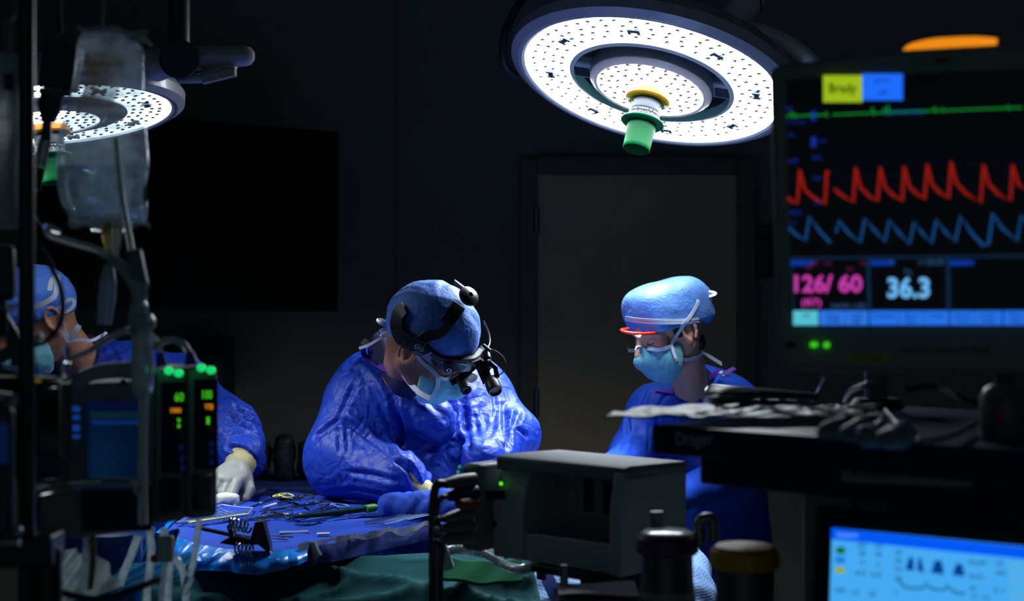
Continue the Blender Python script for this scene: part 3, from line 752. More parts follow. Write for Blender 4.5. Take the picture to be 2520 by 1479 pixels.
slab(p.t, 'headset_side_block', hb, [(997, 822), (1010, 832), (1024, 841)], .034, .014, BLACK, .010)
lbox = slab(p.t, 'headset_side_case', hb, [(1024, 838), (1036, 845), (1050, 853)], .036, .016, BLACK, .012, label='black case with a round printed mark')
fb = slab(p.t, 'headset_front_band', hb, [(1050, 862), (1066, 876), (1085, 888), (1108, 895), (1132, 897), (1158, 893), (1182, 880), (1194, 866)], [.026, .024, .022, .022, .024, .022, .02, .018], .004, mat('perforated_band', S(122, 112, 110), .35, metal=.3), .011, sm=4, bev=.0008)
pts, ups = cast_line(hb, [(1068, 880), (1078, 889), (1094, 894), (1104, 899), (1120, 898), (1132, 899), (1144, 898), (1156, 894), (1168, 889), (1180, 882)], .0135)
mb = MB()
for q, n_ in zip(catmull(pts, 4), catmull(ups, 4)):
    n_ = nrm(n_); dn_ = nrm(np.cross(n_, [1, 0, .2]))
    for o_ in (-.006, 0, .006): mb.lathe([(0, .0006), (.0016, .0006), (.0016, 0)], q+dn_*o_, n_, 8)
p.t.part('band_holes', mb, RUBBER, fb)
q, n_ = cast(hb, 1107, 893, .015); p.t.part('band_buckle', MB().box(q, (.022, .005, .026), [nrm(np.cross([0, 0, 1], n_)), n_, nrm(np.cross(n_, nrm(np.cross([0, 0, 1], n_))))]), BLACK, fb, bev=.002)
p.t.part('band_rivet', MB().ring(q+n_*.004+np.array([0, 0, -.004]), n_, .0042, .001, 20, 8), CHROME, fb)
slab(p.t, 'headset_pad', hb, [(1050, 850), (1070, 868), (1095, 880), (1125, 884), (1160, 878), (1186, 858)], .012, .012, RUBBER, .006, sm=4)
top = slab(p.t, 'headset_top_strap', hb, [(1036, 838), (1056, 826), (1078, 820), (1094, 806), (1106, 788)], [.024, .024, .022, .020, .020], .006, BLACK, .012, sm=4)
slab(p.t, 'strap_slider', hb, [(1096, 796), (1112, 775), (1124, 758)], .030, .010, BLACK, .016, top)
q, n_ = cast(hb, 1138, 742, .018)
kn = p.t.part('headset_knob', MB().lathe([(0, -.006), (.018, -.006), (.0225, .0), (.022, .005), (.014, .010), (.005, .0115), (.0045, .007), (0, .007)], q, nrm(n_+np.array([0, -.5, .1])), 36), BLACK)
p.t.part('headset_crown_bar', MB().box(P(1133, 712, 3.13), (.062, .018, .020), [nrm(P(1165, 740, 3.1)-P(1112, 700, 3.16)), nrm([0, -1, -.3]), nrm(np.cross(nrm(P(1165, 740, 3.1)-P(1112, 700, 3.16)), nrm([0, -1, -.3])))]).box(P(1158, 732, 3.11), (.03, .02, .012), [nrm(P(1165, 740, 3.1)-P(1112, 700, 3.16)), nrm([0, -1, -.3]), nrm(np.cross(nrm(P(1165, 740, 3.1)-P(1112, 700, 3.16)), nrm([0, -1, -.3])))]), BLACK, bev=.002)
# printed mark on the case
q, n_ = cast(hb, 1038, 850, .0215); tgt = nrm(P(1058, 866, 3.08)-P(1028, 846, 3.1)); tgt = nrm(tgt-np.dot(tgt, n_)*n_); vv = np.cross(n_, tgt)
wp = mat('white_print', S(225, 230, 238), .5)
tv, tf = text_mb('LED', .0085, q-tgt*.008+vv*.000, tgt, vv, n_); p.t.part('case_print', (tv, tf), wp, lbox, smooth=False)
tv, tf = text_mb('CHROME', .0050, q-tgt*.012-vv*.011, tgt, vv, n_); p.t.part('case_print', (tv, tf), wp, lbox, smooth=False)
p.t.part('case_ring', MB().ring(q+vv*.003, n_, .0098, .0004, 30, 6, .75, tgt), wp, lbox)
# headlight
hl0 = P(1196, 868, 3.00)
hl = p.t.part('headlight_stalk', MB().tube([hl0, P(1200, 885, 2.985)], .009, 20).tube([P(1194, 890, 2.98), P(1200, 908, 2.975)], .0125, 20).ribbon([P(1204, 892, 2.97), P(1219, 905, 2.96), P(1224, 930, 2.955)], (0, -1, 0), .010, .006).ribbon([P(1192, 905, 2.98), P(1200, 925, 2.97), P(1210, 940, 2.965)], (0, -1, 0), .016, .010), BLACK, bev=.0015)
ba = nrm(P(1222, 968, 2.93)-P(1208, 932, 2.96)); b0 = P(1208, 935, 2.96)
bar = p.t.part('headlight_barrel', MB().lathe([(0, -.004), (.012, -.004), (.0135, 0), (.0135, .008), (.0155, .010), (.0158, .031), (.0145, .034), (.012, .034), (.0115, .030), (0, .030)], b0, ba, 36), BLACK)
p.t.part('barrel_rim', MB().ring(b0+ba*.0345, ba, .0135, .0009, 36, 8), mat('brass_rim', S(190, 140, 90), .25, metal=1), bar)
p.t.part('headlight_cable', MB().tube([P(1195, 858, 3.0), P(1215, 862, 2.98), P(1236, 876, 2.97), P(1245, 898, 2.96), (P(1238, 915, 2.96)), P(1222, 928, 2.96)], .0014, 8, smooth=6).tube([P(1190, 850, 3.0), P(1208, 864, 2.98)], .004, 10), BLACK, hl)
p.t.part('headlight_arm', MB().box(P(1187, 915, 2.985), (.018, .014, .05), [nrm([.9, 0, .4]), [0, 1, 0], nrm([-.4, 0, .9])]).ring(P(1196, 906, 2.975), (0, -1, 0), .007, .003, 20, 8), BLACK, hl, bev=.002)
p.t.part('power_cord', MB().tube([P(1190, 790, 3.06), P(1203, 820, 3.05), P(1205, 845, 3.03), P(1196, 862, 3.0)], .0022, 8, smooth=5), BLACK, hl)
# loupes
lo_ = p.t.part('loupe_temple', MB().ribbon([P(1052, 874, 3.075), P(1080, 897, 3.055), P(1110, 922, 3.03)], (.2, -.9, .3), [.006, .010, .012], .006, 4), mat('temple_navy', S(32, 38, 64), .6))
fr0, fr1 = P(1111, 943, 3.015), P(1168, 902, 3.0)
fx = nrm(fr1-fr0); fn = nrm(np.cross(fx, [0, -.3, -1])); fn = fn if fn[1] < 0 else -fn
ff = nrm(p.B[0]); fx2 = nrm(fr1-fr0)
frm = p.t.part('loupe_frame', MB().ribbon([fr0, P(1138, 926, 3.0), fr1], nrm(np.cross(fx2, ff)), [.012, .016, .012], .004, 4), BLACK_GLOSS)
b1 = P(1133, 935, 3.0); a1_ = nrm(P(1152, 968, 2.96)-b1)
p.t.part('loupe_barrel', MB().lathe([(0, -.006), (.008, -.006), (.0095, 0), (.0095, .03), (.0115, .033), (.0115, .040), (.0095, .041), (0, .036)], b1, a1_, 28), BLACK)
b2_ = P(1156, 920, 3.02); p.t.part('loupe_barrel', MB().lathe([(0, -.006), (.009, -.006), (.012, 0), (.0125, .016), (.011, .018), (0, .016)], b2_, a1_, 28), mat('beige_plastic', S(206, 186, 160), .4), label='beige lens cap')
# beard shade on cheek
V, Q = p.head_local

# ---------------------------------------------------------------- assistant with red goggles
p = Person('person in a blue gown and pale blue cap looking down through red-framed goggles', P(1646, 812, 3.70), (-.84, -.42, -.34), (-.30, -.12, .95), (P(1700, 0, 3.95)[0], 3.95, 0))
nb = P(1702, 990, 3.88)
p.head(nb, .95, (.047, .050))
limb = [PC((1650, 1020, 3.86, .072), (1745, 995, 3.90, .078)), PC((1640, 1030, 3.92, .095), (1780, 1020, 3.95, .095)), PC((1690, 990, 3.92, .06), (1780, 1000, 3.95, .08)), PC((1598, 1010, 3.88, .062), (1560, 1120, 3.82, .060)), PC((1560, 1120, 3.8, .055), (1500, 1160, 3.55, .042)),
        PC((1805, 1010, 3.93, .07), (1825, 1150, 3.86, .062)), PC((1825, 1160, 3.85, .058), (1640, 1230, 3.6, .042))]
torso = [PE((1705, 1120, 3.98), (.175, .12, .22)), PE((1710, 1350, 4.0), (.18, .13, .3))]
h1 = hand_prims(P(1478, 1180, 3.48), (-.5, -.6, -.3), (-.2, -.2, 1), -1, .6, L=.92); h2 = hand_prims(P(1618, 1240, 3.57), (-.7, -.5, -.2), (0, -.2, 1), 1, .6, L=.92)
fore = [PC((1500, 1160, 3.55, .034), (1478, 1180, 3.48, .022), .03), PC((1640, 1230, 3.6, .034), (1618, 1240, 3.57, .022), .03)]
lg = legs(P(1710, 0, 4.0)[0], 4.0, -.5, -.85, p.t, .09)
p.body(shrink(limb+torso, .025)+fore+h1+h2+lg, SKIN_B)
for hpz in (h1, h2):
    V, Q = isosurf(shrink(hpz, -.0015), .003, .004); p.t.part('glove', (V, Q), GLOVE, angle=180)
lines = [([(1541, 1010), (1546, 1060), (1530, 1110)], .008, .008), ([(1640, 965), (1622, 1000), (1618, 1060)], .005, .007), ([(1765, 925), (1728, 960), (1700, 1000)], .009, .008), ([(1740, 925), (1722, 975), (1704, 1030)], -.008, .008),
         ([(1600, 960), (1585, 1000), (1570, 1080)], -.004, .008), ([(1590, 1010), (1600, 1050), (1596, 1110)], .004, .006), ([(1660, 975), (1664, 1030), (1660, 1100)], .003, .006)]
V, Q = gown(limb+torso+[PE((1710, 1430, 4.0), (.21, .17, .6), .08)], .006, [(a_, d_*1.5, w_*.8) for a_, d_, w_ in lines], .005, 4.5, 7, .04, fine=.6)
p.t.part('gown', (V, Q), GOWN2, angle=180); gb = bvh_of(V, Q)
V, Q = isosurf([('+', cone(P(1700, 950, 3.90), P(1722, 985, 3.93), .066, .085), .03)], .006); p.t.part('scrub_shirt', (wrinkle(V, Q, .003, 12), Q), NAVY, angle=180)
pts, ups = cast_line(gb, [(1615, 962), (1632, 966), (1655, 968), (1680, 966), (1702, 958), (1722, 944), (1745, 930), (1768, 914)], .004)
tr = p.t.part('neckline_trim', MB().ribbon(pts, ups, .011, .004, 4), PURPLE, label='purple bound neckline')
p.t.part('neck_flap', MB().ribbon([P(1775, 925, 3.84), P(1795, 913, 3.84), P(1808, 906, 3.85)], (0, -.8, .6), .012, .003), PURPLE, tr)
p.t.part('tie_patch', MB().ribbon([P(1772, 915, 3.85), P(1782, 922, 3.84), P(1796, 924, 3.85)], (0, -.7, .7), .012, .003), WHITE_TAPE, tr)
# cap
cap = [('+', ellp((-.016, 0, .040), (.108, .090, .084), None, 3.3), .01), ('+', ellp((.032, 0, .088), (.046, .062, .034), None, 2.6), .03), ('+', ellp((-.07, 0, .02), (.045, .06, .045)), .02), ('&', half((.10, 0, -1), -.010), .006)]
cp = p.local_surf('surgical_cap', cap, .0035, CAPP, wr=dict(amp=.0022, fr=9, fine=.8, seed=9))
cv = p.last
p.local_surf('cap_puff', [('+', ellp((-.115, .0, .052), (.035, .042, .038)), .01), ('+', ellp((-.10, .025, .005), (.022, .035, .022)), .01), ('+', ellp((-.105, .0, -.008), (.02, .03, .016)), .01)], .0035, CAPB, wr=dict(amp=.006, fr=24, fine=.6), parent=cp, label='gathered blue back of the cap')
hb = bvh_of(np.vstack([cv[0], p.hv]), np.vstack([cv[1], p.hq+len(cv[0])]))
for o_ in (0, 7): strap(p.t, hb, [(1541, 780+o_), (1570, 784+o_), (1610, 787+o_), (1650, 788+o_), (1690, 787+o_), (1718, 784+o_)], 'cap_tape', .006, parent=cp, off=.003)
# hair below the cap at the nape
V, Q = isosurf([('+', ellp(p.L(P(1712, 838, 3.71)), (.022, .028, .030)), .01)], .003); p.t.part('hair', (wrinkle(p.W(V), Q, .002, 40), Q), HAIR, angle=180)
V, Q = isosurf([('+', ellp((.012, .067, .008), (.018, .008, .024)), .006)], .002); p.t.part('hair', (wrinkle(p.W(V), Q, .001, 80), Q), HAIR, angle=180)
mk = [('+', ellp((.034, 0, -.062), (.074, .071, .068)), .01), ('+', cone((.086, 0, -.022), (.106, 0, -.048), .014, .022), .02), ('&', half((-1, 0, -.35), -.002), .003), ('&', half((-.15, 0, 1), -.022), .006)]
mo = p.local_surf('surgical_mask', mk, .0028, mat('mask_fabric_teal', S(96, 166, 184), .6, sheen=.3, var=.2, bump=.5, bscale=26, kind='crumple', bdist=.004), wr=dict(amp=.0018, fr=26, seed=4))
hb2 = bvh_of(np.vstack([p.hv, p.last[0], cv[0]]), np.vstack([p.hq, p.last[1]+len(p.hv), cv[1]+len(p.hv)+len(p.last[0])]))
strap(p.t, hb2, [(1563, 856), (1580, 858), (1600, 860), (1625, 858), (1650, 850)], 'mask_top_edge', .010, parent=mo, off=.007)
strap(p.t, hb2, [(1650, 845), (1655, 862), (1662, 882)], 'mask_side_edge', .008, parent=mo)
strap(p.t, hb2, [(1650, 845), (1664, 822), (1682, 796), (1700, 772), (1712, 750), (1716, 738)], 'upper_mask_tie', .009, off=.006)
lt = strap(p.t, hb2, [(1662, 884), (1690, 882), (1712, 876), (1728, 864)], 'lower_mask_tie', .009, off=.006)
free(p.t, [(1728, 866, 3.70), (1738, 872, 3.72), (1757, 884, 3.74), (1776, 896, 3.76)], 'tie_tail', .012, parent=lt, up=(0, -.8, .5))
free(p.t, [(1716, 738, 3.68), (1735, 732, 3.67), (1756, 726, 3.67), (1758, 720, 3.68), (1740, 718, 3.69), (1716, 726, 3.70)], 'tie_bow', .010, parent=lt, up=(0, -.6, .8))
# goggles
RED = mat('red_frame', S(238, 44, 28), .35, var=.1)
gg = p.t.part('goggle_frame', MB().tube([P(1660, 808, 3.655), P(1640, 813, 3.64), P(1615, 819, 3.61), P(1585, 821, 3.585), P(1555, 820, 3.575), P(1534, 816, 3.585), P(1530, 812, 3.60), P(1546, 809, 3.64)], .0042, 10, smooth=5), RED, label='red goggle frame')
def lens(u, v):
    top = catmull([P(1655, 811, 3.652), P(1615, 819, 3.608), P(1575, 821, 3.578), P(1534, 816, 3.583)], 8)
    i = u*(len(top)-1); a = top[int(i)]; b = top[min(int(i)+1, len(top)-1)]; q = a+(b-a)*(i-int(i))
    low = q+np.array([.022*(1-u)*0+.012*u, -.010, -.052*(1-.25*(1-u))])
    return q*(1-v)+low*v+np.array([0, -.008*math.sin(PI*v), 0])
p.t.part('goggle_lens', MB().sheet(lens, 30, 10, .0015), mat('goggle_glass', (.95, .97, 1, 1), .03, trans=1, ior=1.25, coat=.4), gg)
p.t.part('brow', MB().tube([p.W((.088, -.045, .022)), p.W((.093, -.03, .028)), p.W((.094, -.014, .024))], [.001, .0025, .0018], 8, smooth=4).tube([p.W((.083, .048, .022)), p.W((.090, .03, .028)), p.W((.094, .014, .024))], [.001, .0025, .0018], 8, smooth=4), LASH)
p.t.part('eyelashes', MB().tube([p.W((.080, -.043, -.006)), p.W((.088, -.031, -.009)), p.W((.086, -.020, -.006))], .0013, 6, smooth=4).tube([p.W((.080, .043, -.006)), p.W((.088, .031, -.009)), p.W((.086, .020, -.006))], .0013, 6, smooth=4), LASH)

# ---------------------------------------------------------------- left team member
p = Person('person in a blue gown behind the infusion pumps with a gloved hand on the table', P(88, 792, 3.42), (-.62, -.58, -.50), (-.40, -.25, .88), (P(300, 0, 3.75)[0], 3.75, 0))
nb = P(212, 915, 3.56)
p.head(nb, 1.02, (.050, .054))
limb = [PC((250, 925, 3.60, .085), (330, 940, 3.58, .09)), PC((230, 945, 3.62, .105), (420, 975, 3.56, .105)), PC((440, 985, 3.54, .100), (548, 1075, 3.42, .088)), PC((552, 1085, 3.42, .085), (596, 1125, 3.32, .056)), PC((210, 960, 3.6, .09), (90, 1080, 3.5, .08)), PC((90, 1090, 3.5, .075), (200, 1180, 3.25, .05))]
torso = [PE((310, 1130, 3.68), (.215, .14, .27)), PE((310, 1330, 3.7), (.2, .15, .3))]
h1 = hand_prims(P(590, 1150, 3.27), P(552, 1182, 3.18)-P(590, 1150, 3.27), (.1, -.55, .8), 1, 1.15, L=1.0)
h2 = hand_prims(P(225, 1190, 3.2), (.6, -.5, -.1), (0, -.3, 1), -1, .6)
fore = [PC((596, 1125, 3.32, .04), (590, 1150, 3.27, .026), .03), PC((200, 1180, 3.25, .04), (225, 1190, 3.2, .024), .03)]
lg = legs(P(300, 0, 3.7)[0], 3.72, 0, -1, p.t)
p.body(shrink(limb+torso, .03)+fore+h1+h2+lg, SKIN_A, beard=.5)
for hpz in (h1, h2):
    V, Q = isosurf(shrink(hpz, -.002), .0028, .004); p.t.part('glove', (V, Q), GLOVE, angle=180)
lines = [([(560, 970), (585, 1010), (630, 1030)], .009, .008), ([(560, 1060), (600, 1055), (640, 1070)], .010, .008), ([(548, 1000), (590, 1030), (600, 1060)], -.008, .009), ([(560, 1100), (600, 1110), (625, 1140)], .010, .008),
         ([(270, 850), (290, 890), (285, 905)], .006, .008), ([(420, 900), (440, 930), (430, 960)], .006, .007), ([(590, 985), (610, 1030), (645, 1050)], -.006, .007)]
V, Q = gown(limb+torso+[PE((310, 1430, 3.7), (.22, .18, .6), .08)], .006, [(a_, d_*1.5, w_*.8) for a_, d_, w_ in lines], .009, 6, 15, .04, fine=.7)
p.t.part('gown', (V, Q), GOWN, angle=180); gb = bvh_of(V, Q)
V, Q = isosurf([('+', cone(P(205, 885, 3.57), P(235, 930, 3.60), .066, .085), .03)], .006); p.t.part('scrub_shirt', (wrinkle(V, Q, .004, 12), Q), NAVY, angle=180)
pts, ups = cast_line(gb, [(196, 884), (215, 864), (240, 848), (258, 838), (270, 832)], .004)
p.t.part('neckline_trim', MB().ribbon(pts, ups, .012, .004, 4), PURPLE, label='purple bound neckline')
wv = P(596, 1128, 3.315)
V, Q = isosurf([('+', cone(P(597, 1126, 3.31), P(588, 1152, 3.265), .040, .034), .01)], .004); p.t.part('glove_cuff', (wrinkle(V, Q, .003, 30), Q), CUFF, angle=180, label='rolled cream glove cuff')
cap = [('+', ellp((-.014, 0, .038), (.108, .088, .094)), .01), ('&', half((.3, 0, -1), -.004), .006)]
cp = p.local_surf('surgical_cap', cap, .0035, CAPB, wr=dict(amp=.005, fr=16, fine=.5, seed=21))
hb = bvh_of(np.vstack([p.last[0], p.hv]), np.vstack([p.last[1], p.hq+len(p.last[0])]))
mk = [('+', ellp((.040, 0, -.058), (.068, .066, .064)), .01), ('+', cone((.088, 0, -.018), (.108, 0, -.045), .014, .02), .02), ('&', half((-1, 0, -.15), -.016), .003), ('&', half((-.35, 0, 1), -.045), .006)]
mo = p.local_surf('surgical_mask', mk, .0035, MASKT, wr=dict(amp=.0015, fr=30))
tie = free(p.t, [(75, 760, 3.34), (110, 745, 3.32), (135, 728, 3.32), (140, 700, 3.33), (142, 680, 3.34), (128, 690, 3.34), (122, 715, 3.33)], 'mask_tie', .012)
free(p.t, [(145, 760, 3.34), (165, 740, 3.34), (180, 738, 3.34), (182, 750, 3.34), (168, 765, 3.34), (150, 768, 3.34)], 'tie_loop', .008, parent=tie)
free(p.t, [(152, 800, 3.38), (160, 820, 3.38), (170, 838, 3.38), (185, 815, 3.37), (196, 800, 3.37)], 'tie_tail', .012, parent=tie)
free(p.t, [(170, 838, 3.38), (200, 836, 3.39), (225, 838, 3.4), (250, 826, 3.42), (262, 818, 3.44)], 'tie_tail', .008, parent=tie)

# ============================================================ INSTRUMENT TABLE
TZ = 1.05
def TP(px, py, z=TZ): return P(px, py, (CZ-z)*FPX/(py-CY))
outline = catmull([TP(x, y) for x, y in ((600, 1199), (520, 1228), (455, 1262), (415, 1292), (425, 1312), (500, 1337), (600, 1350), (690, 1350), (770, 1340), (850, 1326), (960, 1303), (1060, 1288), (1150, 1277), (1120, 1262), (1000, 1247), (880, 1232), (760, 1213), (660, 1199))], 6)
cen = np.array([-.42, 3.02, TZ])
t = Thing('instrument_table', 'instrument stand under a blue drape holding the scissors and clamps', 'table', (cen[0], cen[1], 0))
def ttop(u, v):
    i = v*(len(outline)-1); a = outline[int(i)]; b = outline[min(int(i)+1, len(outline)-1)]; e = a+(b-a)*(i-int(i))
    q = cen+(e-cen)*u; q = q.copy()
    q[2] = TZ-.006+.006*(1-max(0, (u-.94)/.06)**2)+.0016*math.sin(q[0]*31+q[1]*17)*(u < .95); return q
mb = MB().sheet(ttop, 26, 220, .0)
V, F = mb.data()
keep = noise3(V*9)*.003+ridged(V*np.array([5, 9, 1])+2)**6*.004; V[:, 2] += keep*(V[:, 2] > TZ-.004)-.002
t.part('drape_top', (V, F), DRAPE)
# skirt hanging over the near edge: shiny film at the left, dark cloth to the right
near = outline[int(.14*len(outline)):int(.72*len(outline))]
def skirt(lo, hi, dep, amp, fq, seed, out=.012):
    seg = outline[int(lo*len(outline)):int(hi*len(outline))]
    def fn(u, v):
        i = u*(len(seg)-1); a = seg[int(i)]; b = seg[min(int(i)+1, len(seg)-1)]; e = (a+(b-a)*(i-int(i))).copy()
        o = nrm([e[0]-cen[0], e[1]-cen[1], 0]); k = math.sin(u*fq+seed)+.5*math.sin(u*fq*2.3+seed*2)+.7*math.sin(u*fq*.45+3*v)
        e = e+o*(out*math.sin(PI*min(1, v*1.3)*.5)+amp*k*v); e[2] = TZ-.004-dep(u)*v; return e
    return fn
t.part('drape_film', MB().sheet(skirt(.10, .47, lambda u: .022+.016*math.sin(u*PI)+.003*math.sin(u*17), .007, 34, 1, .035), 200, 24, .001), FILM, label='shiny blue plastic edge of the drape')
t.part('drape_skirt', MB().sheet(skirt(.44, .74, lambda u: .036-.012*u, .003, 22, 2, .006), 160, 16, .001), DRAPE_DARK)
# crumpled dark lip along the near right edge and its hanging corner
def lip(u, v):
    x = 735+u*325; y = 1340-52*u**.85+2*math.sin(u*19)+1.2*math.sin(u*43+1)
    a = TP(x, y, TZ+.004); a = a+np.array([0, -.010*v, 0]); a[2] += .0022*math.sin(u*21)+.0012*math.sin(u*47)-.010*v*(1+.3*math.sin(u*25)); return a
t.part('drape_lip', MB().sheet(lip, 120, 8, .0015), mat('drape_underside', S(60, 74, 104), .7, var=.2), label='grey-blue crumpled underside edge of the drape')
pf = [P(735, 1338, 2.62), P(775, 1332, 2.62), P(782, 1355, 2.6), P(790, 1368, 2.6), P(762, 1398, 2.6), P(740, 1375, 2.6), P(730, 1356, 2.61)]
V = np.array(pf+[q+np.array([.002, .012, 0]) for q in pf]); n_ = len(pf)
t.part('drape_corner', (V, [tuple(range(n_))[::-1], tuple(range(n_, 2*n_))]+[(i, (i+1) % n_, n_+(i+1) % n_, n_+i) for i in range(n_)]), mat('drape_underside', S(60, 74, 104), .7), bev=.002)
t.part('tray_frame', MB().tube([tuple(cen+(e-cen)*.93-[0, 0, .03]) for e in outline[::6]], .008, 10), STEEL)
t.part('stand_post', MB().tube([(cen[0], cen[1]+.1, .03), (cen[0], cen[1]+.1, TZ-.03)], .02), STEEL)
t.part('stand_base', MB().tube([(cen[0]-.22, cen[1]+.1, .03), (cen[0]+.2, cen[1]+.1, .03)], .022).tube([(cen[0]-.22, cen[1]-.1, .03), (cen[0]-.22, cen[1]+.3, .03)], .022).tube([(cen[0]+.2, cen[1]-.1, .03), (cen[0]+.2, cen[1]+.3, .03)], .022), STEEL)

# ---- instruments. ring-handled ones: built tip to rings, from a to b on the table
def seg2(a, b, n_=2): return [a+(b-a)*i/(n_-1) for i in range(n_)]
RUB_B = mat('blue_handle_tint', S(150, 180, 226), .35, metal=.6); YEL = mat('yellow_rubber', S(214, 208, 110), .5)
def ringed(name, label, cat, tip, end, joint=.38, spread=.018, R=.011, ringmat=None, lift=.004, curve=0, jawmat=None, open_=.0, group=None):
    tip = np.array(tip)+[0, 0, lift]; end = np.array(end)+[0, 0, lift+.003]; d = nrm(end-tip); s = nrm(np.cross([0, 0, 1], d)); L = np.linalg.norm(end-tip)
    J = tip+d*L*joint
    T = Thing(name, label, cat, (J[0], J[1], TZ), group)
    T.part('joint', MB().box(J, (.014, .007, .007), [d, s, np.cross(d, s)]).tube([J-[0, 0, .004], J+[0, 0, .005]], .0022, 12), STEEL, bev=.001)
    for k in (-1, 1):
        T.part('jaw', MB().tube([tip+s*k*(.001+open_)+curve*s*.4, tip+d*L*joint*.5+s*k*(.0022+open_*.5)+curve*s*.12, J], [.0012, .0022, .003], 8, smooth=4), jawmat or STEEL)
        h = T.part('shaft', MB().tube([J, J+d*L*.15+s*k*.004, end-d*R*2.2+s*k*spread*.55, end-d*R+s*k*spread*.7], [.003, .0024, .0022, .0024], 8, smooth=5), STEEL)
        T.part('finger_ring', MB().ring(end+s*k*spread, [.15*k*s[0], .15*k*s[1], 1], R, .0022, 28, 8, 1.25, d), ringmat or STEEL, h)
    T.part('ratchet', MB().box(end-d*R*2.6+[0, 0, .001], (.003, spread*.9, .003), [d, s, np.cross(d, s)]), STEEL)
    return T
G = 'ringed instruments on the blue drape'
ringed('surgical_scissors', 'ringed clamp with yellow rubber on its finger rings, farthest back on the blue drape', 'scissors', TP(611, 1258), TP(697, 1229, TZ+.01), ringmat=YEL, R=.013, spread=.009, lift=.006, group=G)
ringed('towel_clamp', 'clamp with white padded jaws lying above the curved clamp on the blue drape', 'clamp', TP(648, 1260), TP(751, 1236, TZ+.012), spread=.014, jawmat=mat('white_pad', S(210, 214, 220), .6), lift=.010, group=G)
ringed('curved_clamp', 'steel clamp with a long curved jaw, its rings in the middle of the drape', 'clamp', TP(644, 1268), TP(790, 1247, TZ+.008), joint=.45, curve=.035, spread=.016, lift=.006, group=G)
ringed('needle_holder', 'steel needle holder pointing right, its rings nearest the perforated tray', 'needle holder', TP(735, 1276), TP(664, 1273), spread=.013, R=.012, lift=.005, group=G)
ringed('needle_holder', 'steel needle holder with one bluish ring at its far right end', 'needle holder', TP(706, 1282), TP(826, 1252), joint=.3, spread=.016, R=.014, ringmat=RUB_B, lift=.004, group=G)
ringed('dissecting_clamp', 'slim steel clamp just in front of the green-banded handpiece', 'clamp', TP(608, 1281), TP(712, 1277), joint=.2, spread=.010, R=.009, lift=.003, group=G)
a, b, c_ = TP(729, 1293), TP(863, 1276), TP(960, 1269); up = np.array([0, 0, .005])
T = Thing('long_forceps', 'long steel forceps in front of the green-banded handpiece', 'forceps', (b[0], b[1], TZ))
s = nrm(np.cross([0, 0, 1], c_-a))
T.part('arm', MB().ribbon([a+up, b+up+s*.003, c_+up+s*.006], (0, 0, 1), [.003, .006, .009], .0016, 8), STEEL)
T.part('arm', MB().ribbon([a+up, b+up-s*.003, c_+up-s*.006], (0, 0, 1), [.003, .006, .009], .0016, 8), STEEL)
T.part('end_loop', MB().ring(c_+up, (0, 0, 1), .007, .0015, 20, 8), STEEL); T.part('joint', MB().tube([b+[0, 0, .001], b+[0, 0, .009]], .005, 14), STEEL)
a, b, c_, e = TP(712, 1280), TP(808, 1272), TP(908, 1257, TZ+.008), TP(957, 1249, TZ+.01)
T = Thing('electrosurgical_pencil', 'dark green handpiece with a bright green band and clear tip', 'handpiece', (b[0], b[1], TZ))
T.part('handle', MB().tube([a+up, b+up*1.3, c_+up], [.003, .0055, .006], 14, smooth=5), mat('dark_green_handle', S(14, 58, 36), .35))
T.part('green_band', MB().tube([c_+up-(e-c_)*.15, c_+up+(e-c_)*.30], .0085, 18), mat('green_band_plastic', S(60, 150, 50), .4), label='bright green band', bev=.001)
T.part('tip', MB().tube([c_+up+(e-c_)*.3, c_+up+(e-c_)*.65, e+up], [.006, .0055, .0015], 12), mat('amber_clear_tip', S(170, 120, 100), .3, trans=.4))
a = TP(722, 1288); T = Thing('retractor', 'upright bent steel retractor standing among the clamps', 'retractor', (a[0], a[1], TZ))
T.part('blade', MB().ribbon([a+[.03, 0, .003], a+[.004, 0, .003], a+[-.002, 0, .012], a+[-.002, 0, .042], a+[.004, 0, .047], a+[.01, .01, .045]], [(0, 0, 1), (0, 0, 1), (-1, 0, 0), (-1, 0, 0), (0, 0, 1), (0, 0, 1)], .012, .0025, 5), STEEL)
T.part('handle', MB().tube([a+[.03, 0, .004], TP(803, 1283)+up*.7], .0025, 10), STEEL)
names = ['forceps with the highest tip in the fan at the right end of the drape', 'second forceps in the fan at the right end of the drape', 'middle forceps in the fan at the right end of the drape', 'fourth forceps in the fan at the right end of the drape', 'forceps lowest in the fan at the right end of the drape']
def forceps(tip, end, label, lift):
    tip = tip+[0, 0, lift]; end = end+[0, 0, lift+.004]; d = nrm(end-tip); s = nrm(np.cross([0, 0, 1], d)); m = (tip+end)/2
    T = Thing('forceps', label, 'forceps', (m[0], m[1], TZ), 'thumb forceps fanned at the right end of the drape')
    for k in (-1, 1): T.part('arm', MB().ribbon([tip+s*k*.0015, m+s*k*.007, end-d*.03+s*k*.005, end], (0, 0, 1), [.0022, .006, .009, .008], .0018, 8), STEEL)
    T.part('grip_ridges', MB().box(m+d*.01+s*.007+[0, 0, .001], (.02, .005, .001), [d, s, np.cross(d, s)]).box(m+d*.01-s*.007+[0, 0, .001], (.02, .005, .001), [d, s, np.cross(d, s)]), STEEL_DULL)
for i, (x0, y0, x1, y1) in enumerate(((905, 1286, 1060, 1264), (896, 1291, 1062, 1268), (900, 1296, 1068, 1270), (915, 1299, 1078, 1272), (945, 1302, 1088, 1274))):
    forceps(TP(x0, y0), TP(x1, y1), names[i], .003+.002*i)
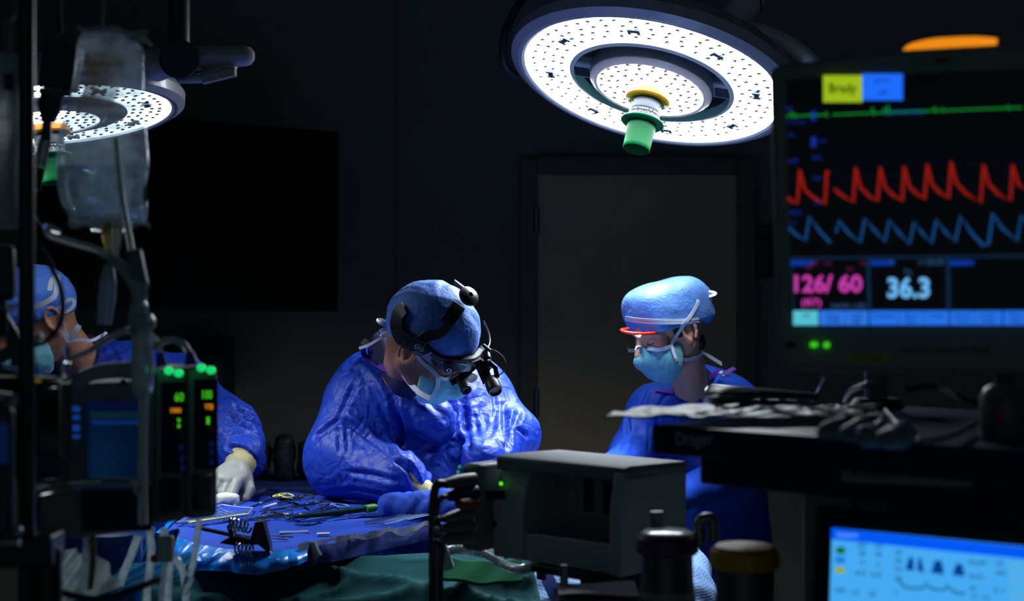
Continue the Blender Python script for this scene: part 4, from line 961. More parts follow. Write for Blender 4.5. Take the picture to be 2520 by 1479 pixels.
# tray, gauze, papers
q = [TP(434, 1297), TP(545, 1252), TP(622, 1260), TP(610, 1277)]
c_ = sum(q)/4; T = Thing('needle_tray', 'pale clear perforated needle tray with a yellow strip at the left of the drape', 'tray', (c_[0], c_[1], TZ))
PALE = mat('pale_tray_plastic', S(150, 175, 225), .3, trans=.3, var=.1)
rim = [q[0], q[1], q[2], q[3], q[0]]
T.part('rim', MB().tube([x+[0, 0, .008] for x in rim], .0025, 8), PALE)
mb = MB()
for i in range(1, 12):
    a = q[0]+(q[1]-q[0])*i/12; b = q[0]+(q[3]-q[0])*i/12
    mb.tube([a+[0, 0, .005], b+(q[2]-q[3])*(i/12)*.9*0+[0, 0, .005]], .0011, 6)
for j in range(1, 7):
    a = q[0]+(q[1]-q[0])*.1+(q[3]-q[1])*.0; b = q[1]+(q[2]-q[1])*j/7; mb.tube([q[0]+(q[1]-q[0])*(1-j/7)*.6+[0, 0, .006], q[3]+(q[2]-q[3])*(1-j/7)+[0, 0, .006]], .0011, 6)
T.part('grid', mb, PALE)
T.part('yellow_strip', MB().ribbon([TP(466, 1296)+[0, 0, .008], TP(608, 1275)+[0, 0, .008]], (0, 0, 1), .012, .003), YEL, label='yellow strip')
a = TP(557, 1240)
V, Q = isosurf([('+', ellp(a+[0, 0, .010], (.028, .022, .014), None, 3), .01)], .003); V = wrinkle(V, Q, .003, 40)
single('gauze_pad', (V, Q), mat('gauze', S(214, 214, 206), .9, bump=.5, bscale=500), 'folded white gauze pad beside the gloved hand', 'gauze', angle=180)
def film(u, v): a = TP(575+78*u, 1228-26*u+16*v-8*u*v, TZ+.002); a[2] += .002*math.sin(u*9)*math.sin(v*5); return a
single('plastic_film_sheet', MB().sheet(film, 20, 10, .0006), mat('clear_film', (.7, .8, .95, 1), .2, trans=.75, ior=1.1), 'thin see-through film sheet lying on the far left corner of the drape', 'film')
for (x, y, sx, sy, lb) in ((723, 1314, .055, .022, 'translucent folded packet at the near edge of the blue drape'), (796, 1318, .024, .012, 'small white slip at the near edge of the blue drape')):
    single('paper_slip' if sx < .03 else 'folded_packet', MB().box(TP(x, y)+[0, 0, .003], (sx, sy, .004), [nrm([1, .2, 0]), nrm([-.2, 1, 0]), [0, 0, 1]]), mat('slip_white' if sx < .03 else 'packet_blue', S(214, 218, 214) if sx < .03 else S(120, 140, 190), .5), lb, 'packet', bev=.001)
for i, (a, b) in enumerate(((TP(662, 1323), TP(722, 1327)), (TP(655, 1329), TP(708, 1333)), (TP(630, 1296), TP(664, 1286)))):
    single('steel_probe', MB().tube([a+[0, 0, .004], b+[0, 0, .004]], [.001, .0022], 8), STEEL, ['slim steel probe, upper of the pair at the near edge of the drape', 'slim steel probe, lower of the pair at the near edge of the drape', 'short dark probe just behind the spring clip'][i], 'probe', 'steel probes on the drape')
a = TP(1040, 1252)
T = Thing('specimen_card', 'small white open box at the right end of the drape next to the surgeon', 'box', (a[0], a[1], TZ))
T.part('tray', MB().box(a+[0, 0, .008], (.055, .04, .016), [nrm([1, -.3, 0]), nrm([.3, 1, 0]), [0, 0, 1]]), mat('card_white', S(196, 204, 214), .5), bev=.002)
T.part('lid', MB().box(a+[0, .024, .026], (.055, .003, .03), [nrm([1, -.3, 0]), nrm([.3, 1, -.3]), nrm([0, .3, 1])]), mat('card_white', S(196, 204, 214), .5))

# black spring clip holding cables at the near edge
T = Thing('spring_clip', 'black cable clip with two bright coil springs in front of the instrument drape', 'clip', P(608, 1372, 2.56))
BD = mat('clip_black', S(34, 36, 48), .35)
T.part('clip_body', MB().prism([(x/3500*2.56, -y/3500*2.56) for x, y in ((-66, 2), (-40, -12), (-48, -40), (-36, -50), (-30, -16), (10, -8), (22, -50), (42, -52), (58, 6), (60, 30), (30, 6), (-30, 8))], P(605, 1335, 2.56), (1, 0, 0), (0, 0, 1), (0, 1, 0), .03), BD, bev=.0015)
T.part('clip_wing', MB().box(P(540, 1310, 2.57), (.09, .012, .006), [nrm([1, 0, -.22]), [0, 1, 0], nrm([.22, 0, 1])]).box(P(650, 1312, 2.58), (.012, .02, .05), [nrm([1, 0, .3]), [0, 1, 0], nrm([-.3, 0, 1])]), BD, bev=.002)
for (x, y) in ((590, 1292), (603, 1353)):
    co = P(x, y, 2.55); pts = []
    for k in range(90):
        w_ = k/90*2*PI*5; pts.append(co+np.array([(k/90-.5)*.034, 0, -(k/90-.5)*.006])+.0105*np.array([.25*math.cos(w_), math.cos(w_), math.sin(w_)]))
    T.part('coil_spring', MB().tube(pts, .0019, 8), CHROME)

# ============================================================ OPERATING TABLE AND DRAPES
T = Thing('operating_table', 'operating table under pale blue and green drapes between the two surgeons', 'operating table', (.16, 3.2, 0))
T.part('table_top', MB().box((.23, 3.12, .82), (.36, .9, .06)), BLACK, bev=.01)
T.part('column', MB().box((.23, 3.12, .43), (.2, .3, .74)), STEEL_DULL, bev=.01)
T.part('base', MB().box((.23, 3.12, .04), (.3, .7, .08)), STEEL_DULL, bev=.02)
V, Q = isosurf([('+', ellp((.21, 3.10, .92), (.21, .42, .10), None, 2.6), .05), ('+', ellp((.20, 2.74, .90), (.20, .20, .11)), .06), ('+', ellp((.06, 3.0, .97), (.10, .09, .045)), .04), ('&', half((0, 0, -1), -.855), .02)], .009)
V = wrinkle(V, Q, .012, 5, seed=31, fine=.6)
single('patient_drape', (V, Q), mat('patient_drape_cloth', S(128, 168, 226), .6, var=.15, bump=.8, bscale=210, kind='weave', bdist=.0012), 'pale blue dimpled drape over the patient, brightly lit beside the green drape', 'drape', angle=180)
# blue cloth bunched at the surgeon's sleeve
V, Q = isosurf([('+', cone(P(960, 1245, 2.98), P(1105, 1250, 2.95), .028, .035), .03), ('+', cone(P(1020, 1240, 3.02), P(1150, 1265, 2.98), .03, .04), .03)], .005)
V = wrinkle(V, Q, .012, 11, seed=3, fine=.7)
single('cloth_bundle', (V, Q), DRAPE, 'bunched blue cloth between the surgeon sleeve and the instrument drape', 'cloth', angle=180)
# green drape in front
GREEN_D = mat('green_drape_cloth', S(18, 74, 80), .9, spec=.15, var=.25, vscale=5, bump=.3, bscale=240, bdist=.0006)
def gd(u, v):
    px = 330+u*960+v*v*70*(u > .8)*(u-.8)*5; top = 1368+10*math.sin(u*4)-8*u
    a = P(px, top, 2.72-.10*v); a = a+np.array([0, -.42*v, -.34*v**1.3])
    a[0] = a[0]*(1-.0*v)+(.16 if u > .9 else 0)*v*(u-.9)*10*.5
    q = a[None]*np.array([8, 8, 7.]); w_ = float(noise3(q*.8+4)[0]); r = float((ridged(q+w_)**3)[0]); r2 = float((ridged(q*np.array([.5, 1.1, 1])*1.0+9)**3)[0])
    a[2] += .012*r*min(1, v*5)+.022*r2*min(1, v*5); a[1] -= .008*r; return a
single('green_drape', MB().sheet(gd, 150, 70, .002), GREEN_D, 'large dark green cloth drape hanging below the instrument table', 'drape', angle=180)
def gs(u, v):
    x = 1075+210*u; y = 1368+24*math.sin(u*2.2)-12*u+26*v
    a = P(x, y, 2.55+.05*v*0); a[1] -= .05*v; a[2] += .0015*math.sin(u*14+v*4)-.012*v; return a
single('green_towel', MB().sheet(gs, 50, 14, .004), mat('bright_green_towel', S(12, 88, 60), .9, spec=.1, bump=.3, bscale=260), 'brighter green towel on top of the green drape under the corrugated hose', 'towel', angle=180)
# corrugated hose
hp_ = catmull([P(1098, 1358, 2.42), P(1130, 1352, 2.42), (P(1175, 1358, 2.43)), P(1215, 1376, 2.43), P(1250, 1396, 2.42), P(1285, 1402, 2.41), P(1312, 1390, 2.40), P(1322, 1372, 2.40), P(1312, 1360, 2.41), P(1298, 1362, 2.44)], 34)
n_ = len(hp_); rr = .0082+.0013*np.sign(np.sin(np.arange(n_)*PI/2.5+.2))
T = Thing('corrugated_hose', 'clear ribbed breathing hose curling over the green towel', 'hose', hp_[0])
mb = MB(); mb.tube(hp_, .0070, 14)
T.part('hose_wall', mb, mat('clear_hose', (.75, .82, .85, 1), .2, trans=.5, ior=1.3))
mb = MB(); dd = np.gradient(hp_, axis=0)
for k in range(0, n_, 5): mb.ring(hp_[k], dd[k], .0078, .0012, 16, 6)
T.part('hose_ribs', mb, mat('hose_rib', S(170, 182, 186), .2, trans=.2, var=.1))
T.part('connector', MB().box(P(1094, 1366, 2.41), (.018, .02, .05), [nrm([1, 0, .35]), [0, 1, 0], nrm([-.35, 0, 1])]), mat('frost_connector', S(170, 184, 184), .35, trans=.3), bev=.003)
T = single('blue_strap', MB().ribbon([P(1240, 1372, 2.5), P(1280, 1362, 2.5), P(1310, 1362, 2.5), P(1335, 1395, 2.46), P(1355, 1440, 2.43), P(1385, 1500, 2.4)], (0, -.5, .8), [.006, .01, .014, .02, .024, .024], .003, 6), mat('royal_strap', S(24, 70, 190), .5), 'royal blue strap lying across the pale blue drape', 'strap')
# dark supply cart far behind
T = Thing('supply_cart', 'dark cart of supplies in the shadow between two of the gowned people', 'cart', (-.80, 4.6, 0))
T.part('cart_body', MB().box((P(710, 0, 4.6)[0], 4.6, .48), (.42, .4, .84)), mat('cart_grey', S(70, 74, 84), .6), bev=.01)
T.part('cart_top', MB().box((P(710, 0, 4.6)[0], 4.6, .91), (.46, .44, .03)), mat('cart_top', S(40, 60, 130), .6), bev=.006)
for i in range(3): T.part('drawer', MB().box((P(710, 0, 4.6)[0], 4.39, .25+i*.22), (.38, .02, .19)), mat('cart_grey', S(70, 74, 84), .6), bev=.004)
rnd = random.Random(2)
sup = ['black folded bag slumped at the left of the cart top', 'dark wrapped bundle in the middle of the cart top', 'dark pouch at the right of the cart top', 'dark box standing at the back of the cart top']
for i in range(4):
    x = P(652+i*54, 0, 4.6)[0]; zt = .925
    V, Q = isosurf([('+', ellp((x, 4.55+.1*(i == 3), zt+.07), (.031, .05, .06+.012*(i % 2)), None, 2.8), .02)], .01)
    V[:, 2] = np.maximum(V[:, 2], zt)
    single('supply_bundle', (wrinkle(V, Q, .014, 9, seed=i*7), Q), mat('supply_dark', S(26, 30, 36), .6, bump=.4, bscale=30, kind='crumple', bdist=.004), sup[i], 'bundle', 'supply bundles on the dark cart', angle=180)

# ============================================================ RIGHT FOREGROUND
def emit(name, rgb, s=1.0): return mat(name, S(*[c*.3 for c in rgb]), .4, emit=S(*rgb), es=s, var=.02)
def fit_text(T, name, txt, pl, x0, y0, x1, y1, m, off=.0012, parent=None, bold=.0):
    o = pl.px(x0, y1, off); e = pl.px(x1, y1, off); tp_ = pl.px(x0, y0, off); w = e-o; h = tp_-o
    tv, tf = text_mb(txt, 1, (0, 0, 0), (1, 0, 0), (0, 1, 0), (0, 0, 1), .001, bold=bold)
    mn = tv.min(0); mx = tv.max(0); a = (tv-mn)/(mx-mn+1e-9)
    V = o+a[:, :1]*w+a[:, 1:2]*h+a[:, 2:]*pl.n*.0002
    return T.part(name, (V, tf), m, parent, smooth=False)
def pad(mb, pl, x0, y0, x1, y1, off, th=.0004):
    q = [pl.ab(x0, y0), pl.ab(x1, y0), pl.ab(x1, y1), pl.ab(x0, y1)]
    return mb.prism(q, pl.o+pl.n*off, pl.u, pl.v, pl.n, th)
def line(mb, pl, pts, wpx, off, d=1.5, sm=1):
    q = [pl.px(x, y, off) for x, y in pts]
    return mb.ribbon(q, pl.n, wpx/FPX*d, .0004, sm if sm > 1 else 0)

# ---- patient monitor
pl = three(P(1935, 196, 1.55), P(2520, 169, 1.476), P(1950, 803, 1.53))
T = Thing('patient_monitor', 'large patient monitor at the right showing red and blue waveforms and 126/60', 'monitor', pl.px(2200, 905, -.03))
CASE = mat('monitor_case', S(128, 138, 136), .45, var=.15)
ol = [(1893, 178), (1900, 163), (1930, 155), (2100, 132), (2230, 119), (2330, 113), (2450, 106), (2700, 100), (2700, 925), (2520, 922), (2200, 916), (1960, 908), (1925, 897), (1909, 862)]
T.part('housing', MB().prism([pl.ab(x, y) for x, y in ol], pl.o-pl.n*.062, pl.u, pl.v, pl.n, .060), CASE, bev=.006)
ol2 = [(1935, 196), (2720, 160), (2720, 803), (1950, 803)]
scr = T.part('screen', MB().prism([pl.ab(x, y) for x, y in ol2], pl.o-pl.n*.004, pl.u, pl.v, pl.n, .0035), mat('screen_black', S(6, 7, 16), .25, emit=S(4, 4, 14), es=.25))
al = catmull([(2222, 118), (2240, 104), (2290, 92), (2340, 88), (2400, 86), (2450, 90), (2452, 94), (2430, 100), (2380, 110), (2310, 118), (2250, 121), (2222, 118)], 3)
T.part('alarm_light', MB().prism([pl.ab(x, y) for x, y in al[:-1]], pl.o-pl.n*.03, pl.u, pl.v, pl.n, .024), mat('alarm_amber', S(255, 140, 10), .4, emit=(1, .30, .01, 1), es=.85), label='glowing orange alarm light', bev=.002)
SX = lambda x: 1860+x/1.68
SY = lambda y: 60+y/1.68
C2 = lambda L: [(SX(x), SY(y)) for x, y in L]
mb = MB(); pad(mb, pl, 2026, 186, 2122, 252, .0006); T.part('alarm_banner', mb, emit('banner_lime', (170, 205, 30), .8), scr, label='lime green alarm banner')
mb = MB(); pad(mb, pl, 2122, 182, 2222, 247, .0006); T.part('alarm_banner', mb, emit('banner_blue', (30, 110, 255), .95), scr, label='blue alarm banner')
DK = mat('screen_ink', S(20, 30, 30), .6)
fit_text(T, 'banner_text', 'Brady', pl, 2041, 205, 2108, 236, DK, .0012, scr, .012)
NV = mat('screen_ink_blue', S(12, 30, 90), .6)
fit_text(T, 'banner_text', 'SpO2', pl, 2152, 193, 2189, 205, NV, .0012, scr); fit_text(T, 'banner_text', 'off', pl, 2160, 222, 2182, 234, NV, .0012, scr)
rnd = random.Random(4)
g = []
x = 125.
while x < 1109:
    y = 380-(x-125)*.037; g.append((x, y)); 
    if rnd.random() < .18: g += [(x+5, y-10-rnd.random()*22), (x+11, y+8)]
    x += 16
g = [q for q in g]
mb = MB(); line(mb, pl, C2([q for q in g if q[0] < 300]), 4, .0008); line(mb, pl, C2([q for q in g if q[0] > 315]), 4, .0008); T.part('ecg_trace', mb, emit('trace_green', (20, 150, 50), .7), scr)
red1 = [(132, 715), (150, 732), (170, 740), (176, 690), (182, 600), (192, 640), (203, 685), (230, 708), (258, 728), (285, 742), (290, 680), (293, 605), (302, 618)]
red2 = [(325, 680), (345, 698), (365, 712), (403, 735), (413, 592), (432, 672), (470, 712), (503, 730), (515, 590), (535, 675), (570, 708), (605, 730), (614, 588), (635, 670), (665, 700), (697, 722), (710, 578), (728, 660), (760, 695), (797, 718), (808, 568), (828, 655), (870, 700), (930, 735), (942, 580), (962, 658), (1000, 700), (1053, 728), (1062, 580), (1085, 660), (1125, 690), (1160, 560)]
mb = MB(); line(mb, pl, C2(red1), 7, .0008); line(mb, pl, C2(red2), 7, .0008); T.part('pressure_trace', mb, emit('trace_red', (190, 36, 24), .5), scr)
bl1 = [(137, 840), (170, 872), (205, 893), (222, 795), (260, 850), (308, 903)]
bl2 = [(332, 860), (343, 812), (385, 865), (432, 900), (452, 803), (490, 850), (533, 898), (553, 808), (590, 860), (635, 908), (655, 818), (690, 865), (727, 903), (747, 808), (785, 860), (825, 898), (847, 793), (890, 860), (940, 915), (962, 908), (980, 782), (1020, 845), (1080, 893), (1098, 790), (1150, 860)]
mb = MB(); line(mb, pl, C2(bl1), 6, .0008); line(mb, pl, C2(bl2), 6, .0008); T.part('pleth_trace', mb, emit('trace_blue', (24, 84, 150), .7), scr)
BL = emit('label_blue', (24, 60, 190), .5)
for i, (x0, y0, x1, y1, tx) in enumerate(((132, 398, 205, 412, 'ST-II AVF'), (132, 450, 158, 466, 'V5'), (228, 465, 250, 508, 'I'), (258, 474, 292, 490, '1mV'), (232, 542, 270, 560, '200'), (135, 556, 175, 574, 'ART'), (236, 628, 270, 644, '150'), (245, 728, 272, 742, '50'), (140, 770, 188, 788, 'PLETH'), (142, 812, 165, 826, '1:1'), (128, 342, 148, 356, 'II'), (228, 358, 248, 398, '1'), (525, 352, 695, 374, 'PACE PACE PACE'))):
    fit_text(T, 'trace_label', tx, pl, SX(x0), SY(y0), SX(x1), SY(y1), BL, .0008, scr)
mb = MB()
for y in (520, 580, 632, 682): line(mb, pl, C2([(300, y), (1120, y-8)]), 1.2, .0004)
T.part('scale_lines', mb, emit('scale_dim', (20, 24, 70), .35), scr)
FR = emit('panel_frame_blue', (20, 50, 84), .6)
mb = MB(); line(mb, pl, C2([(140, 967), (1150, 957)]), 5, .0008); line(mb, pl, C2([(150, 967), (156, 1180)]), 3, .0008); line(mb, pl, C2([(464, 965), (470, 1182)]), 8, .0008); line(mb, pl, C2([(794, 962), (798, 1184)]), 8, .0008); T.part('panel_frame', mb, FR, scr)
for x0 in (145, 474, 802):
    mb = MB(); pad(mb, pl, SX(x0), SY(975), SX(x0+72), SY(998), .0008); pad(mb, pl, SX(x0+72), SY(978), SX(x0+100), SY(994), .0008); T.part('panel_header', mb, emit('header_blue', (16, 70, 200), .5), scr)
MG = emit('digits_magenta', (200, 60, 170), .95)
fit_text(T, 'pressure_digits', '126/ 60', pl, 1955, 676, 2122, 720, MG, .0012, scr, .03)
fit_text(T, 'mean_pressure_digits', '(87)', pl, 1973, 735, 2021, 758, MG, .0012, scr, .02)
for (x0, y0, x1, y1, tx) in ((222, 978, 312, 996, 'ART   mm'), (430, 978, 455, 996, '*'), (375, 1002, 405, 1018, 'dia'), (205, 1000, 235, 1016, 'sys'), (220, 1112, 240, 1124, 'm')): fit_text(T, 'panel_label', tx, pl, SX(x0), SY(y0), SX(x1), SY(y1), emit('label_magenta', (120, 30, 100), .6), .0012, scr)
CY_ = emit('digits_cyan', (110, 190, 250), .95)
fit_text(T, 'temperature_digits', '36.3', pl, 2184, 682, 2288, 734, CY_, .0012, scr, .03)
for (x0, y0, x1, y1, tx) in ((612, 1014, 645, 1034, 'Ta'), (676, 972, 778, 994, '11:00:00'), (312, 1154, 385, 1174, '160/90'), (402, 1154, 452, 1174, '1:00'), (548, 975, 572, 996, 'T')): fit_text(T, 'panel_label', tx, pl, SX(x0), SY(y0), SX(x1), SY(y1), emit('label_cyan', (60, 110, 160), .55), .0012, scr)
cells = [(155, 258, (90, 205, 225)), (264, 370, (48, 124, 245)), (372, 465, (48, 124, 245)), (472, 590, (40, 120, 245)), (592, 695, (40, 120, 245)), (697, 798, (40, 120, 245)), (804, 905, (40, 120, 245)), (907, 1018, (40, 120, 245)), (1024, 1140, (40, 120, 245))]
for x0, x1, c3 in cells:
    mb = MB(); pad(mb, pl, SX(x0), SY(1184), SX(x1), SY(1244), .0010); T.part('soft_key', mb, emit('key_%d_%d' % (c3[0], c3[1]), c3, .85), scr)
for x0, x1, a_, b_ in ((190, 225, 'X', ''), (290, 350, 'Silence', 'Off'), (392, 440, 'All', 'NBP'), (490, 570, 'Freeze', ''), (615, 665, 'Zero', 'Set'), (720, 770, 'Trend', ''), (825, 885, 'Print', 'Strip'), (930, 990, 'Profile', 'Adult'), (1050, 1110, 'Main', 'Menu')):
    fit_text(T, 'key_text', a_, pl, SX(x0), SY(1196), SX(x1), SY(1212), NV, .0016, scr)
    if b_: fit_text(T, 'key_text', b_, pl, SX(x0+4), SY(1218), SX(x1-4), SY(1236), NV, .0016, scr)
for x, y in ((2003, 848), (2034, 849)): T.part('power_led', MB().ell(pl.px(x, y, .0), (.0042, .0042, .003) if x < 2010 else (.0034, .0026, .003), nu=14, nv=8), emit('led_green', (60, 210, 20), 1.0), label='green indicator light')
T.part('case_button', MB().ell(pl.px(1946, 848, -.001), (.006, .006, .003)), mat('dim_blue_button', S(20, 24, 60), .5))
mb = MB(); pad(mb, pl, 2085, 873, 2186, 893, -.0015); T.part('sticker', mb, mat('olive_sticker', S(190, 186, 30), .6), label='olive yellow sticker')
fit_text(T, 'sticker_text', 'NOT CLEAN', pl, 2096, 877, 2172, 889, DK, .0004)
fit_text(T, 'case_lettering', 'NO USE ON FLAMMABLE', pl, 2220, 853, 2435, 870, mat('dim_lettering', S(30, 36, 36), .6), -.0016)
T.part('camera_dot', MB().ell(pl.px(2320, 147, -.001), (.008, .008, .003)), BLACK)
# ---- anaesthesia machine
FL = P(1600, 1045, 1.75); U = nrm([.746, -.665, 0]); Bk = np.array([-U[1], U[0], 0]); Zt = FL[2]
def M_(s, b, z): return np.array([FL[0], FL[1], 0])+U*s+Bk*b+np.array([0, 0, z])
Bx = [U, Bk, [0, 0, 1]]
mp = Plane(M_(0, 0, Zt), U, -Bk)
T = Thing('anaesthesia_machine', 'dark anaesthesia machine filling the lower right, with a navy top shelf', 'anaesthesia machine', M_(.5, .3, 0))
NAVYP = mat('machine_navy', S(22, 30, 82), .4, var=.15); MG_ = mat('machine_grey', S(118, 128, 128), .5, var=.15)
T.part('top_shelf', MB().box(M_(.45, .25, Zt-.018), (.9, .5, .036), Bx), NAVYP, bev=.006)
T.part('shelf_fascia', MB().box(M_(.045+.43, .265, Zt-.054), (.86, .45, .038), Bx), NAVYP, bev=.004)
T.part('machine_body', MB().box(M_(.16+.37, .34, (Zt-.073)/2), (.66, .38, Zt-.073), Bx), MG_, bev=.01)
T.part('side_panel', MB().box(M_(.125, .36, (Zt-.073)/2+.1), (.07, .30, Zt-.28), Bx), mat('panel_green_grey', S(130, 144, 144), .5, var=.15), bev=.004)
fit_text(T, 'shelf_lettering', 'Dräger', mp, 1664, 1064, 1755, 1106, mat('silver_print', S(200, 204, 210), .4), .0005)
mp2 = Plane(M_(0, .04, Zt), U, -Bk)
for (x0, y0, x1, y1, m_) in ((2072, 1128, 2392, 1186, mat('label_grey', S(176, 180, 168), .6)), (2405, 1132, 2470, 1182, mat('label_grey', S(176, 180, 168), .6)), (2408, 1128, 2465, 1136, mat('label_red', S(170, 30, 34), .6))):
    mb = MB(); q = [mp2.ab(x0, y0), mp2.ab(x1, y0+14), mp2.ab(x1, y1+14), mp2.ab(x0, y1)]; mb.prism(q, mp2.o+mp2.n*.0004, mp2.u, mp2.v, mp2.n, .0006); T.part('label_plate', mb, m_)
fit_text(T, 'plate_text', 'NO ANAESTHETIC FLAMMABLE', mp2, 2090, 1150, 2365, 1174, mat('dim_lettering', S(30, 36, 36), .6), .0014)
pf = Plane(M_(0, .15, Zt), U, -Bk)
T.part('housing_trim', MB().box(M_(.24, .147, 1.12), (.012, .02, .34), Bx), STEEL_DULL)
# ventilator display
pv = three(P(2047, 1299, 1.50), P(2520, 1346, 1.385), P(2040, 1479, 1.49))
T2 = Thing('ventilator_display', 'pale blue lit display at the bottom right corner, below the navy shelf', 'display', pv.px(2300, 1500, -.03))
T2.part('bezel', MB().prism([pv.ab(x, y) for x, y in ((2000, 1240), (2750, 1330), (2750, 1800), (1985, 1800))], pv.o-pv.n*.045, pv.u, pv.v, pv.n, .042), mat('bezel_black', S(24, 28, 30), .45), bev=.004)
scr = T2.part('screen', MB().prism([pv.ab(x, y) for x, y in ((2047, 1299), (2720, 1364), (2700, 1720), (2034, 1720))], pv.o-pv.n*.004, pv.u, pv.v, pv.n, .0035), emit('vent_pale_blue', (70, 172, 246), .95))
mb = MB(); mb.prism([pv.ab(x, y) for x, y in ((2047, 1299), (2720, 1366), (2720, 1396), (2046, 1327))], pv.o+pv.n*.0004, pv.u, pv.v, pv.n, .0004); T2.part('title_bar', mb, emit('vent_title', (0, 90, 250), .95), scr)
VX = lambda x: 1500+x/2.47
VY = lambda y: 1200+y/2.47
INK = mat('vent_ink', S(14, 60, 130), .6)
fit_text(T2, 'title_text', 'Volume', pv, VX(1380), VY(272), VX(1505), VY(302), emit('vent_title_text', (120, 190, 255), .9), .0012, scr)
for x0, y0, x1, y1, c3 in ((1380, 362, 1432, 402, (10, 120, 20)), (1376, 420, 1432, 460, (30, 140, 250)), (1376, 482, 1430, 520, (170, 190, 20))):
    mb = MB(); pad(mb, pv, VX(x0), VY(y0), VX(x1), VY(y1), .0006); T2.part('gas_key', mb, emit('gas_%d' % c3[0], c3, .75), scr)
for L_ in ([(1800, 500), (1822, 425), (1848, 422), (1852, 505)], [(1872, 505), (1880, 425), (1895, 428), (1914, 515)], [(1955, 518), (1980, 442), (2020, 445), (2035, 528)], [(2085, 530), (2110, 462), (2145, 465), (2162, 540)]):
    mb = MB(); mb.prism([pv.ab(VX(x), VY(y)) for x, y in L_], pv.o+pv.n*.0004, pv.u, pv.v, pv.n, .0006); T2.part('volume_block', mb, emit('vent_block', (0, 74, 170), .7), scr)
mb = MB(); line(mb, pv, [(VX(x), VY(y)) for x, y in ((1760, 560), (1778, 590), (1795, 605), (1830, 612), (1905, 612), (1925, 580), (1940, 605), (1985, 620), (2040, 622), (2055, 590), (2070, 615), (2110, 640), (2160, 645))], 4, .0012, 1.45); T2.part('flow_trace', mb, INK, scr)
for x0, y0, tx in ((1515, 340, 'FI'), (1620, 348, 'ET'), (1515, 385, '48'), (1615, 392, '46'), (1530, 442, '0'), (1625, 455, '0'), (1495, 505, '0.0'), (1590, 515, '0.0'), (1370, 610, '500'), (1475, 622, '12'), (1578, 632, '50'), (1735, 380, '30'), (1735, 430, '20'), (1735, 480, '10'), (1732, 540, 'cm'), (1735, 620, 'L'), (2185, 440, 'Mean'), (2255, 445, 'VT'), (2190, 525, 'Rate'), (2350, 445, '30'), (2345, 505, '490'), (2335, 610, '5.1'), (2190, 600, 'MV'), (2265, 655, 'O2'), (2200, 648, 'CO')):
    fit_text(T2, 'value_text', tx, pv, VX(x0), VY(y0), VX(x0+22*len(tx)-4), VY(y0+28), INK, .0012, scr)
for i in range(3):
    mb = MB(); pad(mb, pv, VX(2430), VY(450+i*88), VX(2560), VY(518+i*88), .0006); T2.part('soft_key', mb, emit('vent_key', (90, 190, 250), .8), scr)
# ---- vaporizers
def vaporizer(c, s, label, capm, topm, kcap):
    T = Thing('vaporizer', label, 'vaporizer', c, 'vaporizers below the navy shelf')
    T.part('dial_cap', MB().lathe([(0, .212), (.034, .212), (.040, .206), (.0415, .190), (.038, .186), (0, .186)], c, (0, 0, 1), 44), capm)
    if topm: T.part('dial_top', MB().lathe([(0, .215), (.031, .2145), (.034, .2125), (0, .2115)], c, (0, 0, 1), 40), topm)
    T.part('vaporizer_body', MB().lathe([(0, .187), (.033, .187), (.034, .15), (.038, .12), (.047, .07), (.050, .06), (0, .06)], c, (0, 0, 1), 44), mat('vaporizer_body', S(80, 88, 92), .3, metal=.3, var=.2))
    T.part('vaporizer_base', MB().box(c+np.array([0, .0, .03]), (.115, .10, .06)), mat('vaporizer_base', S(96, 102, 104), .4, var=.15), bev=.008)
    mb = MB()
    for k in range(24): a = -2.6+k*.09; mb.box(c+np.array([.0385*math.cos(a), .0385*math.sin(a), .135]), (.0008, .0008, .01))
    T.part('scale_marks', mb, mat('white_print', S(225, 230, 238), .5))
    T.part('locking_lever', MB().tube([c+[-.005, .055, .16], c+[-.008, .058, .232 if kcap else .20]], .009, 12), GREYP)
    return T
vaporizer(P(1642, 1312, 1.86)-np.array([0, 0, .212]), 1, 'vaporizer with a white-topped purple dial cap', mat('purple_cap', S(84, 40, 100), .4), mat('white_cap_top', S(244, 246, 250), .18), 1)
vaporizer(P(1832, 1343, 1.68)-np.array([0, 0, .212]), 1, 'vaporizer with an amber yellow dial cap, nearer the lit display', mat('amber_cap', S(206, 150, 20), .35), None, 0)
T = Thing('vaporizer_rail', 'dark mounting rail carrying both vaporizers', 'rail', M_(.2, .1, .9))
za = P(1642, 1312, 1.86)[2]-.212
T.part('rail_bar', MB().box((.239, 1.77, za-.03), (.32, .09, .05), [nrm([.37, -.93, 0]), nrm([.93, .37, 0]), [0, 0, 1]]), BLACK, bev=.005)
T.part('rail_bracket', MB().tube([(.203, 1.86, za-.04), (.203, 1.86, .0)], .025, 20), BLACK)
T.part('gas_fitting', MB().tube([P(1725, 1345, 1.84), P(1722, 1285, 1.84), P(1752, 1280, 1.84), P(1756, 1330, 1.84)], .0075, 12, smooth=6), STEEL_DULL)

# ---- things on the machine top
top = Zt+.001
def MT(px, py, h=0): d = (CZ-(top+h))*FPX/(py-CY); return P(px, py, d)
def pack(u, v):
    a = MT(1535, 1002, .018); b = MT(2150, 1010, .010); q = a+(b-a)*u
    q = q+np.array([.04, .10, 0])*(v-.5)*1.6; q[2] = top+.012+.006*math.sin(PI*min(1, u*1.2+.1))*math.sin(PI*v)+.0016*math.sin(u*31+v*9)+.0012*math.sin(u*13-v*17)
    return q
single('plastic_packaging', MB().sheet(pack, 90, 26, .002), mat('package_film', S(60, 72, 78), .35, trans=.4, ior=1.2, var=.3, bump=.6, bscale=26, kind='crumple', bdist=.006), 'crinkled clear plastic packaging along the front edge of the navy shelf', 'packaging', angle=180)
rnd = random.Random(8)
cols = ['CABG', ]
CBL = mat('cable_grey', S(120, 128, 132), .35); CBD = mat('cable_dark', S(44, 48, 52), .4)
